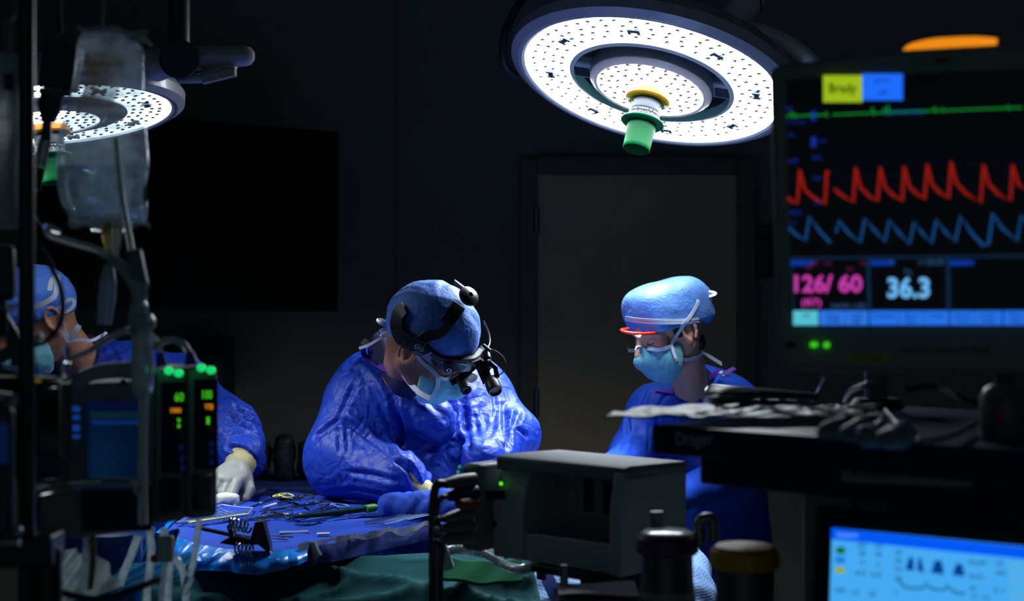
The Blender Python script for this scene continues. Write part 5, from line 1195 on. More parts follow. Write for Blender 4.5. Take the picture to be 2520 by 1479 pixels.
T = Thing('cable_bundle', 'coiled bundle of grey monitoring cables behind the plastic packaging', 'cable bundle', MT(1860, 985, 0))
for k in range(7):
    z = .006+.0055*(k % 4); o = k*4
    pts = [MT(2010, 972+o*.3, z), MT(1900, 962+o*.5, z+.006), MT(1800, 955+o, z+.010), MT(1752, 952+o*1.2, z+.008), MT(1738, 968+o*.7, z), MT(1770, 984+o*.3, z), MT(1860, 988, z), MT(1960, 992, z)]
    T.part('cable', MB().tube(pts, .0030 if k % 2 else .0036, 8, smooth=5), CBL if k % 2 == 0 else CBD)
for k, (pts, r, m_, lb) in enumerate((
    ([(2080, 985, .01), (2095, 962, .03), (2130, 948, .045), (2150, 945, .045)], .004, CBL, 'thin pale hose curving up to the monitor post'),
    ([(2000, 985, .005), (2020, 950, .03), (2030, 925, .06)], .003, CBL, 'short pale cable rising left of the monitor post'),
    ([(2180, 1010, .01), (2215, 1050, .01), (2260, 1085, .008), (2330, 1075, .01), (2400, 1040, .01)], .0035, CBL, 'pale cable looping over the front of the navy shelf'),
    ([(2230, 960, .03), (2300, 950, .035), (2380, 985, .02), (2440, 1000, .01)], .004, CBD, 'dark cable right of the monitor post'))):
    single('cable', MB().tube([MT(*q) for q in pts], r, 10, smooth=6), m_, lb, 'cable')
for k in range(4):
    c_ = MT(2035+k*48, 1062+k*6, .012)
    V, Q = isosurf([('+', cone(c_, c_+np.array([.022, .015, .004]), .010, .013), .01), ('+', cone(c_+[.01, -.012, 0], c_+np.array([.02, .02, 0]), .007, .008), .01)], .003)
    single('tape_scrap', (wrinkle(V, Q, .004, 30, seed=k), Q), mat('scrap_pale', S(128, 138, 146), .5, trans=.2), 'crumpled pale wrapper, %s on the front of the navy shelf' % ['leftmost of four', 'second from left of four', 'third from left of four', 'rightmost of four'][k], 'wrapper', 'crumpled wrappers on the shelf', angle=180)
c_ = MT(2470, 1080, 0); c_[2] = top
T = Thing('fluid_bottle', 'dim white bottle with a red mark at the right end of the navy shelf', 'bottle', c_)
T.part('bottle_body', MB().lathe([(0, 0), (.024, 0), (.026, .006), (.026, .045), (.02, .056), (.009, .062), (0, .062)], c_, (0, 0, 1), 32), mat('bottle_white', S(86, 90, 92), .4))
T.part('bottle_mark', MB().ell(c_+[-.012, -.0225, .026], (.005, .002, .009)), mat('label_red', S(170, 30, 34), .6)); T.part('bottle_cap', MB().lathe([(0, .062), (.01, .062), (.01, .075), (0, .075)], c_, (0, 0, 1), 20), BLACK)
base = MT(2156, 1000, 0); base[2] = top
T = Thing('monitor_stand', 'upright post on the navy shelf carrying the patient monitor', 'stand', base)
T.part('post', MB().tube([base, base+[0, 0, .085]], .016, 24), mat('post_grey', S(120, 128, 132), .3))
T.part('post_base', MB().lathe([(0, .012), (.03, .012), (.04, 0), (0, 0)], base, (0, 0, 1), 32), BLACK)
T.part('tilt_head', MB().box(base+[0, -.01, .09], (.08, .06, .03)), BLACK, bev=.005)
T.part('side_rod', MB().tube([MT(2492, 960, 0), MT(2492, 960, 0)+[0, 0, .07]], .006, 14), mat('post_grey', S(120, 128, 132), .3))

# ---- grey module rack
N0 = np.array([.168, 2.10, 0]); UF = nrm([-.74, .67, 0]); UB = nrm([.67, .74, 0]); z0, z1 = 1.092, 1.25
RB = [UF, UB, [0, 0, 1]]
def R_(f, b, z): return N0+UF*f+UB*b+np.array([0, 0, z])
T = Thing('module_rack', 'pale grey monitor module rack with an empty bay, in front of the patient drapes', 'module rack', R_(.13, .07, z0))
RG = mat('rack_grey', S(168, 178, 184), .5, var=.1, bump=.05)
RI = mat('rack_inside', S(150, 158, 164), .5, var=.1)
W_, D_ = .262, .155
T.part('top_cover', MB().prism([(0, 0), (0, .020), (.012, .024), (D_, .020), (D_, 0)], R_(0, 0, z1-.020), UB, (0, 0, 1), UF, W_), mat('rack_top_darkened', S(112, 122, 132), .6, spec=.25, var=.06), bev=.004)  # top coloured darker than the rack to offset the lamp light on it
T.part('right_wall', MB().prism([(.0, 0), (-.012, .0), (-.012, .10), (.0, z1-z0-.004), (D_, z1-z0-.004), (D_, 0)], R_(.0, 0, z0), UB, (0, 0, 1), UF, .022), RG, bev=.003)
T.part('left_block', MB().prism([(-.006, 0), (-.006, .088), (.016, z1-z0-.006), (D_, z1-z0-.006), (D_, 0)], R_(.198, 0, z0), UB, (0, 0, 1), UF, W_-.198), RG, bev=.003)
T.part('back_panel', MB().box(R_(.11, .105, (z0+z1)/2), (.18, .006, z1-z0-.02), RB), RI)
T.part('bay_floor', MB().box(R_(.11, .06, z0+.012), (.18, .11, .024), RB), RI, bev=.002)
T.part('front_lip', MB().box(R_(.11, .004, z0+.022), (.176, .016, .044), RB), RG, bev=.003)
rp = Plane(R_(0, .101, z1), -UF, -UB)
for x0, x1, y0, y1 in ((1439, 1460, 1168, 1258), (1487, 1508, 1174, 1264)):
    mb = MB(); pad(mb, rp, x0, y0, x1, y1, .0005, .002); s_ = T.part('slot_connector', mb, mat('slot_black', S(14, 15, 18), .4))
    mb = MB(); pad(mb, rp, x0+8, y0+6, x1-8, y1-6, .0026, .001); T.part('contact_strip', mb, mat('slot_blue', S(30, 40, 70), .4), s_)
DLT = mat('dim_lettering', S(30, 36, 36), .6)
for x, y, w_, tx in ((1300, 1196, 46, 'SLOT 1'), (1300, 1220, 40, 'PRESS'), (1300, 1236, 36, 'TEMP'), (1300, 1250, 30, 'CO')): fit_text(T, 'bay_text', tx, rp, x, y, x+w_, y+9, DLT, .001)
lp = Plane(R_(.23, -.007, z1), -UF, -UB)
T.part('power_led', MB().ell(lp.px(1233, 1190, 0), (.0034, .0034, .0034), nu=16, nv=10), emit('led_lime', (80, 230, 10), 1.0), label='lime green indicator light')
mb = MB(); pad(mb, lp, 1196, 1207, 1244, 1229, .0006); T.part('nameplate', mb, mat('plate_purple', S(44, 30, 60), .5), label='dark purple nameplate')
T.part('jack', MB().ell(lp.px(1217, 1290, 0), (.005, .005, .005)), BLACK)
fit_text(T, 'top_lettering', 'MODULE', lp, 1214, 1130, 1262, 1139, DLT, .012)
T = Thing('rack_shelf', 'black shelf plate under the grey module rack', 'shelf', R_(.13, .07, 0))
T.part('plate', MB().box(R_(.09, .07, z0-.007), (.17, .17, .012), RB), BLACK, bev=.002)
T.part('clamp_block', MB().box(R_(.06, .06, z0-.035), (.10, .07, .044), RB), BLACK, bev=.004)
T.part('shelf_knob', MB().lathe([(0, 0), (.008, 0), (.008, -.012), (0, -.014)], R_(.165, .0, z0-.013), (0, 0, 1), 16), BLACK)
T.part('shelf_post', MB().tube([R_(.09, .08, 0), R_(.09, .08, z0-.02)], .018, 20), STEEL_DULL)
T.part('shelf_foot', MB().lathe([(0, 0), (.16, 0), (.15, .03), (.02, .05), (0, .05)], R_(.09, .08, 0), (0, 0, 1), 32), BLACK)
T.part('thin_post', MB().tube([P(1388, 1390, 2.0), P(1388, 1700, 2.0)], .006, 12), STEEL_DULL)
# side module with cables
T = Thing('measurement_module', 'slim grey module with two green lights plugged full of cables, left of the rack', 'module', R_(.30, .03, z0))
mo_ = R_(.285, .03, 0)
T.part('module_body', MB().box(R_(.300, .045, (z0+z1)/2-.004), (.045, .13, z1-z0-.018), RB), mat('module_grey', S(112, 122, 124), .45, var=.15), bev=.010)
for x, y in ((1131, 1149), (1127, 1162)): T.part('module_led', MB().ell(P(x, y, 2.262), (.0026, .0026, .0026), nu=12, nv=8), emit('led_dim_green', (40, 150, 40), .8), label='green indicator light')
CW = mat('connector_grey', S(104, 106, 110), .45); CP = mat('connector_purple', S(52, 34, 96), .45)
for i, (x0, y0, x1, y1, r, m_, lb) in enumerate(((1165, 1180, 1092, 1190, .011, CW, 'grey plug at the top of the slim module'), (1168, 1212, 1105, 1222, .012, CP, 'dark purple plug below the top grey plug'), (1165, 1238, 1128, 1240, .011, mat('plug_red_white', S(150, 60, 56), .5), 'red and white plug'), (1160, 1262, 1092, 1276, .010, CW, 'upper pale plug under the purple one'), (1160, 1290, 1090, 1300, .010, CW, 'middle pale plug'), (1160, 1318, 1088, 1328, .012, CW, 'lowest pale plug'))):
    a, b = P(x0, y0, 2.2), P(x1, y1, 2.14)
    T.part('plug', MB().tube([a, a+(b-a)*.6, b], [r, r, r*.6], 14), m_, label=lb, bev=.001)
ends = [(1092, 1190), (1105, 1222), (1092, 1276), (1090, 1300), (1088, 1328)]
for i, (x, y) in enumerate(ends):
    x2 = 1076+i*4-3*(i == 0); dd_ = 2.12-.012*i
    pts = [P(x, y, 2.14), P(x-16, y+2, dd_), P(x2-4, y+22, dd_), P(x2-8, y+70, dd_), P(x2-8, 1400, dd_), P(x2-6, 1600, dd_)]
    single('monitor_cable', MB().tube(pts, (.0066 if i == 0 else .0045), 12, smooth=7), CBD if i % 2 == 0 else CBL if i == 3 else CBD, ['thick dark cable bending down from the top plug of the slim module', 'dark cable from the purple plug', 'dark cable from the upper pale plug', 'pale cable from the middle pale plug', 'dark cable from the lowest pale plug'][i], 'cable', 'cables hanging from the slim module')
# pale tray below the rack
c_ = P(1470, 1452, 1.98)
T = Thing('side_bin', 'grey open bin below the module rack', 'bin', (c_[0], c_[1], c_[2]-.1))
T.part('bin_body', MB().box(c_-[0, 0, .05], (.12, .09, .09)), mat('bin_grey', S(90, 94, 100), .5), bev=.004)
T.part('bin_liner', MB().sheet(lambda u, v: c_+np.array([-.055+.11*u, -.04+.08*v, .003+.002*math.sin(u*5)*math.sin(v*4+1)]), 16, 10, .002), mat('liner_pale', S(220, 214, 230), .4))

# ============================================================ LEFT FOREGROUND: INFUSION STAND
d_ = 1.52
px_, _, _ = P(65, 0, d_)
T = Thing('infusion_pole', 'black vertical infusion pole at the left edge of the photo', 'pole', (px_, d_, 0))
T.part('pole_tube', MB().tube([(px_, d_, .03), (px_, d_, 2.15)], .0088, 24), mat('pole_black', S(14, 15, 17), .35))
T.part('pole_base', MB().lathe([(0, .05), (.03, .05), (.22, .03), (.23, .0), (0, 0)], (px_, d_, 0), (0, 0, 1), 40), BLACK)
T.part('hook_bar', MB().tube([(px_-.12, d_, 2.12), (px_+.02, d_+.02, 2.14), P(250, -560, 1.78)], .005, 12, smooth=5), STEEL)
q = P(10, 0, 1.5)
T.part('pole_clamp', MB().box(P(75, 1350, 1.53), (.06, .05, .035)).tube([P(120, 1345, 1.53), P(120, 1500, 1.53)], .014, 16), BLACK, bev=.004)
single('thin_rod', MB().tube([P(82, -80, 1.56), P(84, 240, 1.56)], .0016, 8), STEEL, 'thin shiny rod just right of the black infusion pole', 'rod')

# hanging fluid bag
BAGP = mat('bag_film', (.9, .95, .97, 1), .10, trans=.92, ior=1.12, var=.05, bump=.35, bscale=22, kind='crumple', bdist=.004)
D0 = 1.78
S0 = D0/FPX
def bagshape(px, py, hw, th, n_=2.4):
    return px, py, hw, th
prof = [(78, 252, 52, .004), (95, 262, 70, .006), (120, 270, 84, .010), (170, 268, 88, .014), (230, 262, 92, .019), (300, 256, 104, .023), (380, 252, 114, .026), (450, 253, 112, .028), (500, 258, 106, .025), (535, 262, 98, .016), (549, 262, 96, .004)]
def bag_mesh(prof, grow=0, nu=40):
    pr = catmull(np.array([(y, x, w, t*1000) for y, x, w, t in prof], float), 5); V = []; F = []
    for y, x, w, t in pr:
        for k in range(nu):
            a = 2*PI*k/nu; ca, sa = math.cos(a), math.sin(a)
            q = P(x, y, D0)+np.array([(w*S0+grow)*np.sign(ca)*abs(ca)**.8, (t/1000+grow)*sa, 0]); V.append(q)
    n_ = len(pr)
    F = [(i*nu+j, i*nu+(j+1) % nu, (i+1)*nu+(j+1) % nu, (i+1)*nu+j) for i in range(n_-1) for j in range(nu)]
    F += [tuple(range(nu))[::-1], tuple(range((n_-1)*nu, n_*nu))]
    return np.array(V), F
T = Thing('fluid_bag', 'clear fluid bag hanging in front of the left surgical lamp', 'fluid bag', P(255, 549, D0))
V, F = bag_mesh(prof, 0)
N_ = vnormals(V, np.array([q for q in F if len(q) == 4])); V = V+N_*(noise3(V*22)*.004+ridged(V*np.array([30, 10, 6.])+5)**3*.003)[:, None]
def filmmat(name, col, tr, tl, rough, bump=.4, bs=30):
    m = bpy.data.materials.new(name); m.use_nodes = True; nt = m.node_tree; nt.nodes.remove(nt.nodes['Principled BSDF']); N = nt.nodes.new
    tp_, tn, gl = N('ShaderNodeBsdfTransparent'), N('ShaderNodeBsdfTranslucent'), N('ShaderNodeBsdfGlossy'); m1, m2 = N('ShaderNodeMixShader'), N('ShaderNodeMixShader')
    nz = N('ShaderNodeTexNoise'); nz.inputs['Scale'].default_value = bs; nz.inputs['Detail'].default_value = 5; tc = N('ShaderNodeTexCoord'); nt.links.new(tc.outputs['Object'], nz.inputs['Vector'])
    bp_ = N('ShaderNodeBump'); bp_.inputs['Strength'].default_value = bump; bp_.inputs['Distance'].default_value = .006; nt.links.new(nz.outputs['Fac'], bp_.inputs['Height'])
    tp_.inputs[0].default_value = (.88, .95, .98, 1); tn.inputs[0].default_value = col; gl.inputs[0].default_value = (.8, .9, 1, 1); gl.inputs['Roughness'].default_value = rough
    nt.links.new(bp_.outputs[0], gl.inputs['Normal'])
    mr = N('ShaderNodeMapRange'); mr.inputs['From Min'].default_value = .35; mr.inputs['From Max'].default_value = .7; mr.inputs['To Min'].default_value = tl*.5; mr.inputs['To Max'].default_value = tl*1.6
    nt.links.new(nz.outputs['Fac'], mr.inputs['Value']); nt.links.new(mr.outputs[0], m1.inputs[0]); nt.links.new(tp_.outputs[0], m1.inputs[1]); nt.links.new(tn.outputs[0], m1.inputs[2])
    m2.inputs[0].default_value = tr; nt.links.new(m1.outputs[0], m2.inputs[1]); nt.links.new(gl.outputs[0], m2.inputs[2]); nt.links.new(m2.outputs[0], nt.nodes['Material Output'].inputs[0])
    MATS[name] = m; return m
T.part('bag_shell', (V, [tuple(q) for q in F]), filmmat('bag_wall', (.82, .92, .97, 1), .18, .34, .10, .7, 34), angle=180)
wprof = [(410, 252, 110, .0255), (450, 253, 109, .0265), (500, 258, 103, .0235), (532, 262, 95, .014), (545, 262, 92, .003)]
V, F = bag_mesh(wprof, 0); T.part('fluid', (V, F), mat('saline', (.80, .90, .97, 1), .0, trans=1, ior=1.33, var=.02), angle=60)
T.part('top_seal', MB().sheet(lambda u, v: P(190+u*170+12*v, 62+34*v+14*u+3*math.sin(u*19), D0)+np.array([0, .010*math.sin(u*9+v*4), 0]), 40, 10, .0015), mat('seal_film', (.75, .82, .84, 1), .2, alpha=.35, var=.3), label='torn welded top edge')
T.part('bottom_seal', MB().sheet(lambda u, v: P(165+u*200+4*v, 545+14*v+4*math.sin(u*26), D0)+np.array([0, .006*math.sin(u*14), 0]), 50, 6, .0012), mat('seal_film', (.75, .82, .84, 1), .2, alpha=.35, var=.3))
PRT = mat('bag_print', S(30, 34, 44), .6)
bp = Plane(P(252, 300, D0-.027), (1, 0, 0), (0, -1, 0))
rows = ['0.9% SODIUM CHLORIDE', 'INJECTION', '1000 mL', 'EACH 100 mL CONTAINS', 'SODIUM CHLORIDE 900 mg', 'STERILE NONPYROGENIC', 'SINGLE DOSE CONTAINER', 'Rx ONLY']
for i, r_ in enumerate(rows): fit_text(T, 'bag_print', r_, bp, 196, 150+i*26, 196+len(r_)*5.6, 163+i*26, PRT, 0)
mb = MB()
for i in range(9): line(mb, bp, [(322, 230+i*34), (338 if i % 2 else 348, 230+i*34)], 2, 0, 1.75)
T.part('volume_scale', mb, PRT)
T.part('inner_pouch', MB().sheet(lambda u, v: P(205+u*90-6*v+8*math.sin(v*5), 130+v*150, D0+.004)+np.array([0, .006*math.sin(u*8+v*3), 0]), 30, 30, .001), filmmat('amber_pouch', S(190, 140, 80), .05, .5, .3), label='amber-tinted empty pouch behind the bag film')
for x, x2, m_ in ((262, 268, mat('port_yellow', S(160, 150, 90), .35, trans=.4)), (290, 283, mat('port_pale', S(170, 180, 160), .3, trans=.5))):
    T.part('port', MB().tube([P(x, 548, D0), P((x+x2)/2, 590, D0), P(x2, 615 if x < 280 else 640, D0)], [.008, .0065, .004], 14), m_)
T.part('port_bar', MB().tube([P(228, 562, D0-.004), P(250, 566, D0-.004), P(312, 564, D0-.004)], .0045, 10), CLEAR)
T.part('hanger_loop', MB().tube([P(250, 90, D0), P(262, -120, D0), P(258, -500, D0)], .0015, 8), STEEL_DULL)
# drip tubing through the bag front
T2 = Thing('drip_line', 'clear drip tubing running down the front of the fluid bag into the chamber', 'tubing', P(345, 900, 1.72))
T2.part('tube', MB().tube([P(285, 340, 1.735), P(292, 420, 1.735), P(302, 500, 1.735), P(315, 570, 1.735), P(327, 640, 1.73), P(335, 700, 1.72)], .0042, 12, smooth=6), TUBECL)
T2.part('roller_clamp', MB().box(P(338, 660, 1.72), (.018, .014, .045), [nrm([1, 0, .2]), [0, 1, 0], nrm([-.2, 0, 1])]), mat('clamp_grey_blue', S(100, 116, 120), .4), bev=.003)
mb = MB()
pr = [(0, 0), (.006, 0), (.010, -.004), (.009, -.02), (.0075, -.024), (.011, -.03), (.0115, -.045), (.009, -.05), (.012, -.056), (.0125, -.066), (.0, -.07)]
T2.part('spike_assembly', mb.lathe(pr, P(345, 690, 1.72), nrm([.05, 0, 1]), 24), mat('frosted_clear', S(176, 194, 194), .2, trans=.15))
T2.part('y_arm', MB().tube([P(270, 632, 1.74), P(305, 662, 1.73), P(335, 700, 1.72), P(345, 740, 1.72)], [.0065, .0075, .009, .009], 14, smooth=5), mat('frosted_clear', S(176, 194, 194), .2, trans=.15))
T2.part('chamber', MB().lathe([(.0, 0), (.008, 0), (.0115, -.012), (.0125, -.02), (.0135, -.075), (.011, -.088), (.003, -.096), (0, -.096)], P(350, 790, 1.72), (0, 0, 1), 28), mat('chamber_clear', (.8, .86, .92, 1), .12, trans=.4, ior=1.3))
T2.part('chamber_cap', MB().lathe([(0, .006), (.012, .006), (.016, 0), (.016, -.008), (.012, -.012), (0, -.012)], P(350, 786, 1.72), (0, 0, 1), 28), mat('frosted_clear', S(176, 194, 194), .2, trans=.15))
T2.part('lower_tube', MB().tube([P(350, 930, 1.72), P(352, 1000, 1.74), P(350, 1150, 1.74), P(352, 1290, 1.74)], .006, 12, smooth=5), TUBECL)
# second line and chamber
T3 = Thing('drip_line', 'clear line arching from the pole side to a slim hanging drip chamber', 'tubing', P(255, 800, 1.80))
T3.part('tube', MB().tube([P(112, 566, 1.72), P(130, 582, 1.72), P(180, 598, 1.73), P(235, 614, 1.74), P(272, 634, 1.74)], .0048, 12, smooth=6), TUBECL)
T3.part('fitting', MB().tube([P(110, 562, 1.72), P(150, 572, 1.72)], [.007, .004], 12), CLEAR)
T3.part('chamber_cap', MB().tube([P(268, 652, 1.8), P(266, 690, 1.8)], [.006, .0105], 16), mat('frosted_clear', S(176, 194, 194), .2, trans=.15))
T3.part('chamber', MB().tube([P(266, 690, 1.8), P(262, 740, 1.8), P(256, 798, 1.8)], [.0105, .011, .0088], 20), mat('chamber_blue', (.62, .70, .92, 1), .12, trans=.3, ior=1.3))
T3.part('tail_tube', MB().tube([P(256, 800, 1.8), P(246, 850, 1.8), P(222, 925, 1.8)], .0018, 8, smooth=5), mat('thin_violet_tube', S(80, 70, 120), .4))
T4 = Thing('bright_tube', 'bright clear tube rising from the pump frame to the drip chamber collar', 'tubing', P(170, 900, 1.70))
T4.part('tube', MB().tube([P(172, 884, 1.7), P(215, 866, 1.7), P(262, 838, 1.7), P(300, 818, 1.7), P(328, 812, 1.7)], .0040, 12, smooth=6), mat('bright_tubing', S(196, 206, 220), .2, trans=.25))
T4.part('fitting', MB().tube([P(160, 890, 1.7), P(176, 884, 1.7)], .0058, 12).tube([P(164, 850, 1.7), P(158, 940, 1.7)], [.0035, .007], 12), CLEAR)
T5 = Thing('pump_tube', 'clear tube arching over into the right pump channel', 'tubing', P(470, 895, 1.74))
T5.part('tube', MB().tube([P(378, 858, 1.72), P(392, 846, 1.72), P(425, 836, 1.73), P(452, 848, 1.74), P(466, 872, 1.74)], .0042, 12, smooth=6), mat('bright_tubing', S(196, 206, 220), .2, trans=.25))
BF = mat('blue_fitting', S(16, 40, 170), .35)
T5.part('fitting', MB().tube([P(466, 866, 1.74), P(472, 898, 1.74)], [.005, .0085], 14), BF, label='dark blue fitting')
T6 = Thing('pump_tube', 'short clear tube with a blue fitting entering the middle pump channel', 'tubing', P(398, 900, 1.76))
T6.part('tube', MB().tube([P(372, 822, 1.76), P(388, 840, 1.76), P(396, 872, 1.76)], .003, 10, smooth=5), TUBECL)
T6.part('fitting', MB().tube([P(394, 868, 1.76), P(398, 902, 1.76)], [.005, .007], 14), BF, label='dark blue fitting')

# ---- infusion pump: controller and two channels
A0, A1, A2 = P(160, 925, 1.72), P(540, 905, 1.90), P(160, 1330, 1.72)
T = Thing('infusion_pump', 'infusion pump controller with a blue screen, hung left of the two channels', 'infusion pump', P(270, 1330, 1.82))
PC_ = mat('pump_case', S(122, 132, 138), .4, var=.15)
def pbox(mb, x0, y0, x1, y1, dA, dB, thick):
    """box whose front left/right edges sit at depths dA and dB; keeps real thickness"""
    a = P(x0, y0, dA); b = P(x1, y0, dB); u = b-a; u[2] = 0; L = np.linalg.norm(u); u /= L; bk = np.array([-u[1], u[0], 0]); h = (y1-y0)/FPX*(dA+dB)/2
    return mb.box(a+u*L/2+bk*thick/2-np.array([0, 0, h/2]), (L, thick, h), [u, bk, [0, 0, 1]])
def topcap(u, v):
    a = P(165, 950, 1.76); b = P(385, 925, 1.86); q = a+(b-a)*u; q = q+np.array([0, .05*v, 0]); q[2] += .016*math.sin(PI*min(1, u*.75+.10))+.004*math.sin(PI*v); return q
T.part('case', pbox(MB(), 172, 945, 385, 1320, 1.76, 1.84, .09), PC_, bev=.008)
T.part('handle_top', MB().tube([P(180, 952, 1.75), P(205, 928, 1.76), P(260, 913, 1.78), P(330, 909, 1.81), P(384, 912, 1.84)], [.006, .009, .010, .010, .008], 14, smooth=6), mat('pump_handle', S(150, 160, 166), .3))
ps = three(P(172, 945, 1.76), P(385, 945*1.0, 1.84), P(172, 1320, 1.76))
def ppad(T, name, pl, x0, y0, x1, y1, m_, off=.001, th=.0015, parent=None, bev=0, label=None):
    mb = MB(); pad(mb, pl, x0, y0, x1, y1, off, th); return T.part(name, mb, m_, parent, label, bev=bev)
sc = ppad(T, 'screen', ps, 212, 985, 346, 1176, mat('pump_screen', S(6, 18, 46), .15, emit=S(2, 18, 52), es=.5), .001, .002)
ppad(T, 'screen_band', ps, 216, 988, 342, 1000, emit('pump_band_dark', (8, 18, 60), .5), .0032, .0004, sc)
ppad(T, 'screen_band', ps, 218, 1012, 342, 1030, emit('pump_band', (18, 44, 62), .5), .0032, .0004, sc)
ppad(T, 'screen_band', ps, 222, 1034, 342, 1044, emit('pump_band_blue', (10, 46, 110), .7), .0032, .0004, sc)
for i, (y0, y1) in enumerate(((1000, 1012), (1022, 1032), (1046, 1060), (1070, 1078))): ppad(T, 'side_key', ps, 178, y0, 194, y1, emit('pump_key_blue', (20, 70, 170), .55), .001, .002)
T.part('alarm_dot', MB().ell(ps.px(304, 940, .004), (.004, .004, .004)), mat('red_dot', S(120, 14, 10), .4), label='dark red dot')
ppad(T, 'lower_panel', ps, 200, 1196, 372, 1306, mat('pump_panel', S(36, 42, 48), .5), .001, .002, bev=.001)
T = Thing('pump_bracket', 'clear and grey cross bracket in front of the infusion pump controller', 'bracket', P(220, 1215, 1.70))
T.part('rail', MB().tube([P(60, 1222, 1.66), P(110, 1206, 1.66), P(200, 1192, 1.68), P(330, 1188, 1.70)], .006, 12, smooth=5), CLEAR)
T.part('bar', MB().tube([P(85, 1192, 1.67), P(160, 1188, 1.67), P(250, 1184, 1.68)], [.004, .006, .004], 10, smooth=4), STEEL)
T.part('rail_hook', MB().tube([P(330, 1188, 1.70), P(338, 1196, 1.72), P(338, 1210, 1.73)], .005, 10), CLEAR)
def channel(x0, x1, y0, y1, dA, dB, label, digits, bar, dig_box, bar_box, keys):
    T = Thing('pump_channel', label, 'infusion pump', P((x0+x1)/2, y1, dA), 'pump channels right of the controller')
    T.part('case', pbox(MB(), x0, y0, x1, y1, dA, dB, .12), PC_, bev=.009)
    pl = three(P(x0, y0, dA), P(x1, y0, dB), P(x0, y1, dA))
    fp = ppad(T, 'face_panel', pl, x0+12, y0+30, x1-6, y1-125, mat('channel_face', S(12, 14, 34), .3), .0006, .0015)
    fit_text(T, 'rate_digits', digits, pl, *dig_box, emit('digit_green', (60, 190, 30), .9), .003, fp, .02)
    fit_text(T, 'status_text', bar, pl, *bar_box, emit('digit_amber', (230, 140, 20), .8), .003, fp, .02)
    for i, (kx, ky) in enumerate(keys):
        T.part('key', MB().ell(pl.px(kx, ky, .002), (.0052, .002, .0052) if i else (.0075, .002, .0075), nu=18, nv=8), mat('key_blue', S(30, 56, 130), .4, emit=S(20, 50, 130), es=.10) if i else mat('key_dark_ring', S(46, 60, 66), .4), fp)
    for i, k in enumerate(((.40, .0), (.72, 6))):
        T.part('status_light', MB().ell(P(x0+(x1-x0)*k[0], y0+2+k[1], dA-.004), (.0062, .007, .0055), nu=18, nv=10), emit('status_green', (20, 215, 110), 1.0), label='glowing green status light')
    T.part('door_latch', pbox(MB(), x0+22, y1-108, x1-14, y1-22, dA-.008, dB-.008, .012), mat('latch_dark', S(40, 46, 50), .4), bev=.004)
    fit_text(T, 'face_text', 'CHANNEL', pl, x0+16, y1-118, x1-12, y1-110, mat('silver_print', S(120, 124, 130), .4), .003)
    return T, pl, fp
T, pl, fp = channel(385, 461, 910, 1288, 1.84, 1.87, 'infusion pump channel reading 60 in green digits', '60', '1000', (430, 966, 452, 988), (420, 1004, 446, 1016), [(443, 1070), (444, 1102), (446, 1128), (447, 1150)])
T.part('mode_light', MB().ell(pl.px(439, 1034, .003), (.0028, .002, .0028), nu=10, nv=6).ell(pl.px(439, 1048, .003), (.0028, .002, .0028), nu=10, nv=6), emit('digit_green', (60, 190, 30), .5), fp)
T.part('stop_mark', MB().ell(pl.px(427, 1041, .003), (.006, .002, .009), nu=14, nv=8), mat('red_dot', S(120, 14, 10), .4), fp)
T, pl, fp = channel(466, 540, 903, 1278, 1.87, 1.90, 'infusion pump channel at the right end reading 100', '100', 'VTBI', (498, 960, 522, 982), (504, 994, 524, 1008), [(516, 1060), (517, 1092), (518, 1114), (518, 1136)])
T.part('mode_light', MB().tube([pl.px(512, 1026, .003), pl.px(512, 1044, .003)], .0022, 8), emit('digit_green', (60, 190, 30), .5), fp)

# black syringe pump behind the pole, and an edge-cut pump farther left
T = Thing('syringe_pump', 'dark pump between the black pole and the controller', 'infusion pump', P(115, 1180, 1.62))
T.part('case', pbox(MB(), 84, 930, 158, 1185, 1.62, 1.66, .08), mat('black_case', S(20, 22, 28), .4), bev=.008)
ps2 = three(P(84, 930, 1.62), P(158, 930, 1.66), P(84, 1185, 1.62))
ppad(T, 'indicator', ps2, 84, 934, 96, 940, emit('ind_amber', (140, 110, 20), .6), .002, .001); ppad(T, 'label_strip', ps2, 88, 1126, 156, 1160, mat('strip_grey_blue', S(60, 72, 88), .5), .001, .001)
T.part('slot', pbox(MB(), 98, 955, 146, 1110, 1.615, 1.655, .01), BLACK_GLOSS, bev=.002)
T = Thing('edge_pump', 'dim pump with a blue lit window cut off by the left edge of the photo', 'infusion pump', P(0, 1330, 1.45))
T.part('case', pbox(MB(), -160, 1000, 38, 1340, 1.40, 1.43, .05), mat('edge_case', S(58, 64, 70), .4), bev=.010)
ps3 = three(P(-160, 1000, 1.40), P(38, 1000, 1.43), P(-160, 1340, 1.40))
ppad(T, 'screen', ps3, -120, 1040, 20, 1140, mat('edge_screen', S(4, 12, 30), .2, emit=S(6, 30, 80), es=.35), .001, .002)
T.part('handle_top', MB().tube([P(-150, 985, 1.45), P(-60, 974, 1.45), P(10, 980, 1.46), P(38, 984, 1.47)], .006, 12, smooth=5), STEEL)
T.part('clamp_screw', MB().ell(P(42, 1308, 1.46), (.006, .006, .006)).tube([P(-20, 1335, 1.46), P(48, 1335, 1.46)], .003, 10), STEEL)

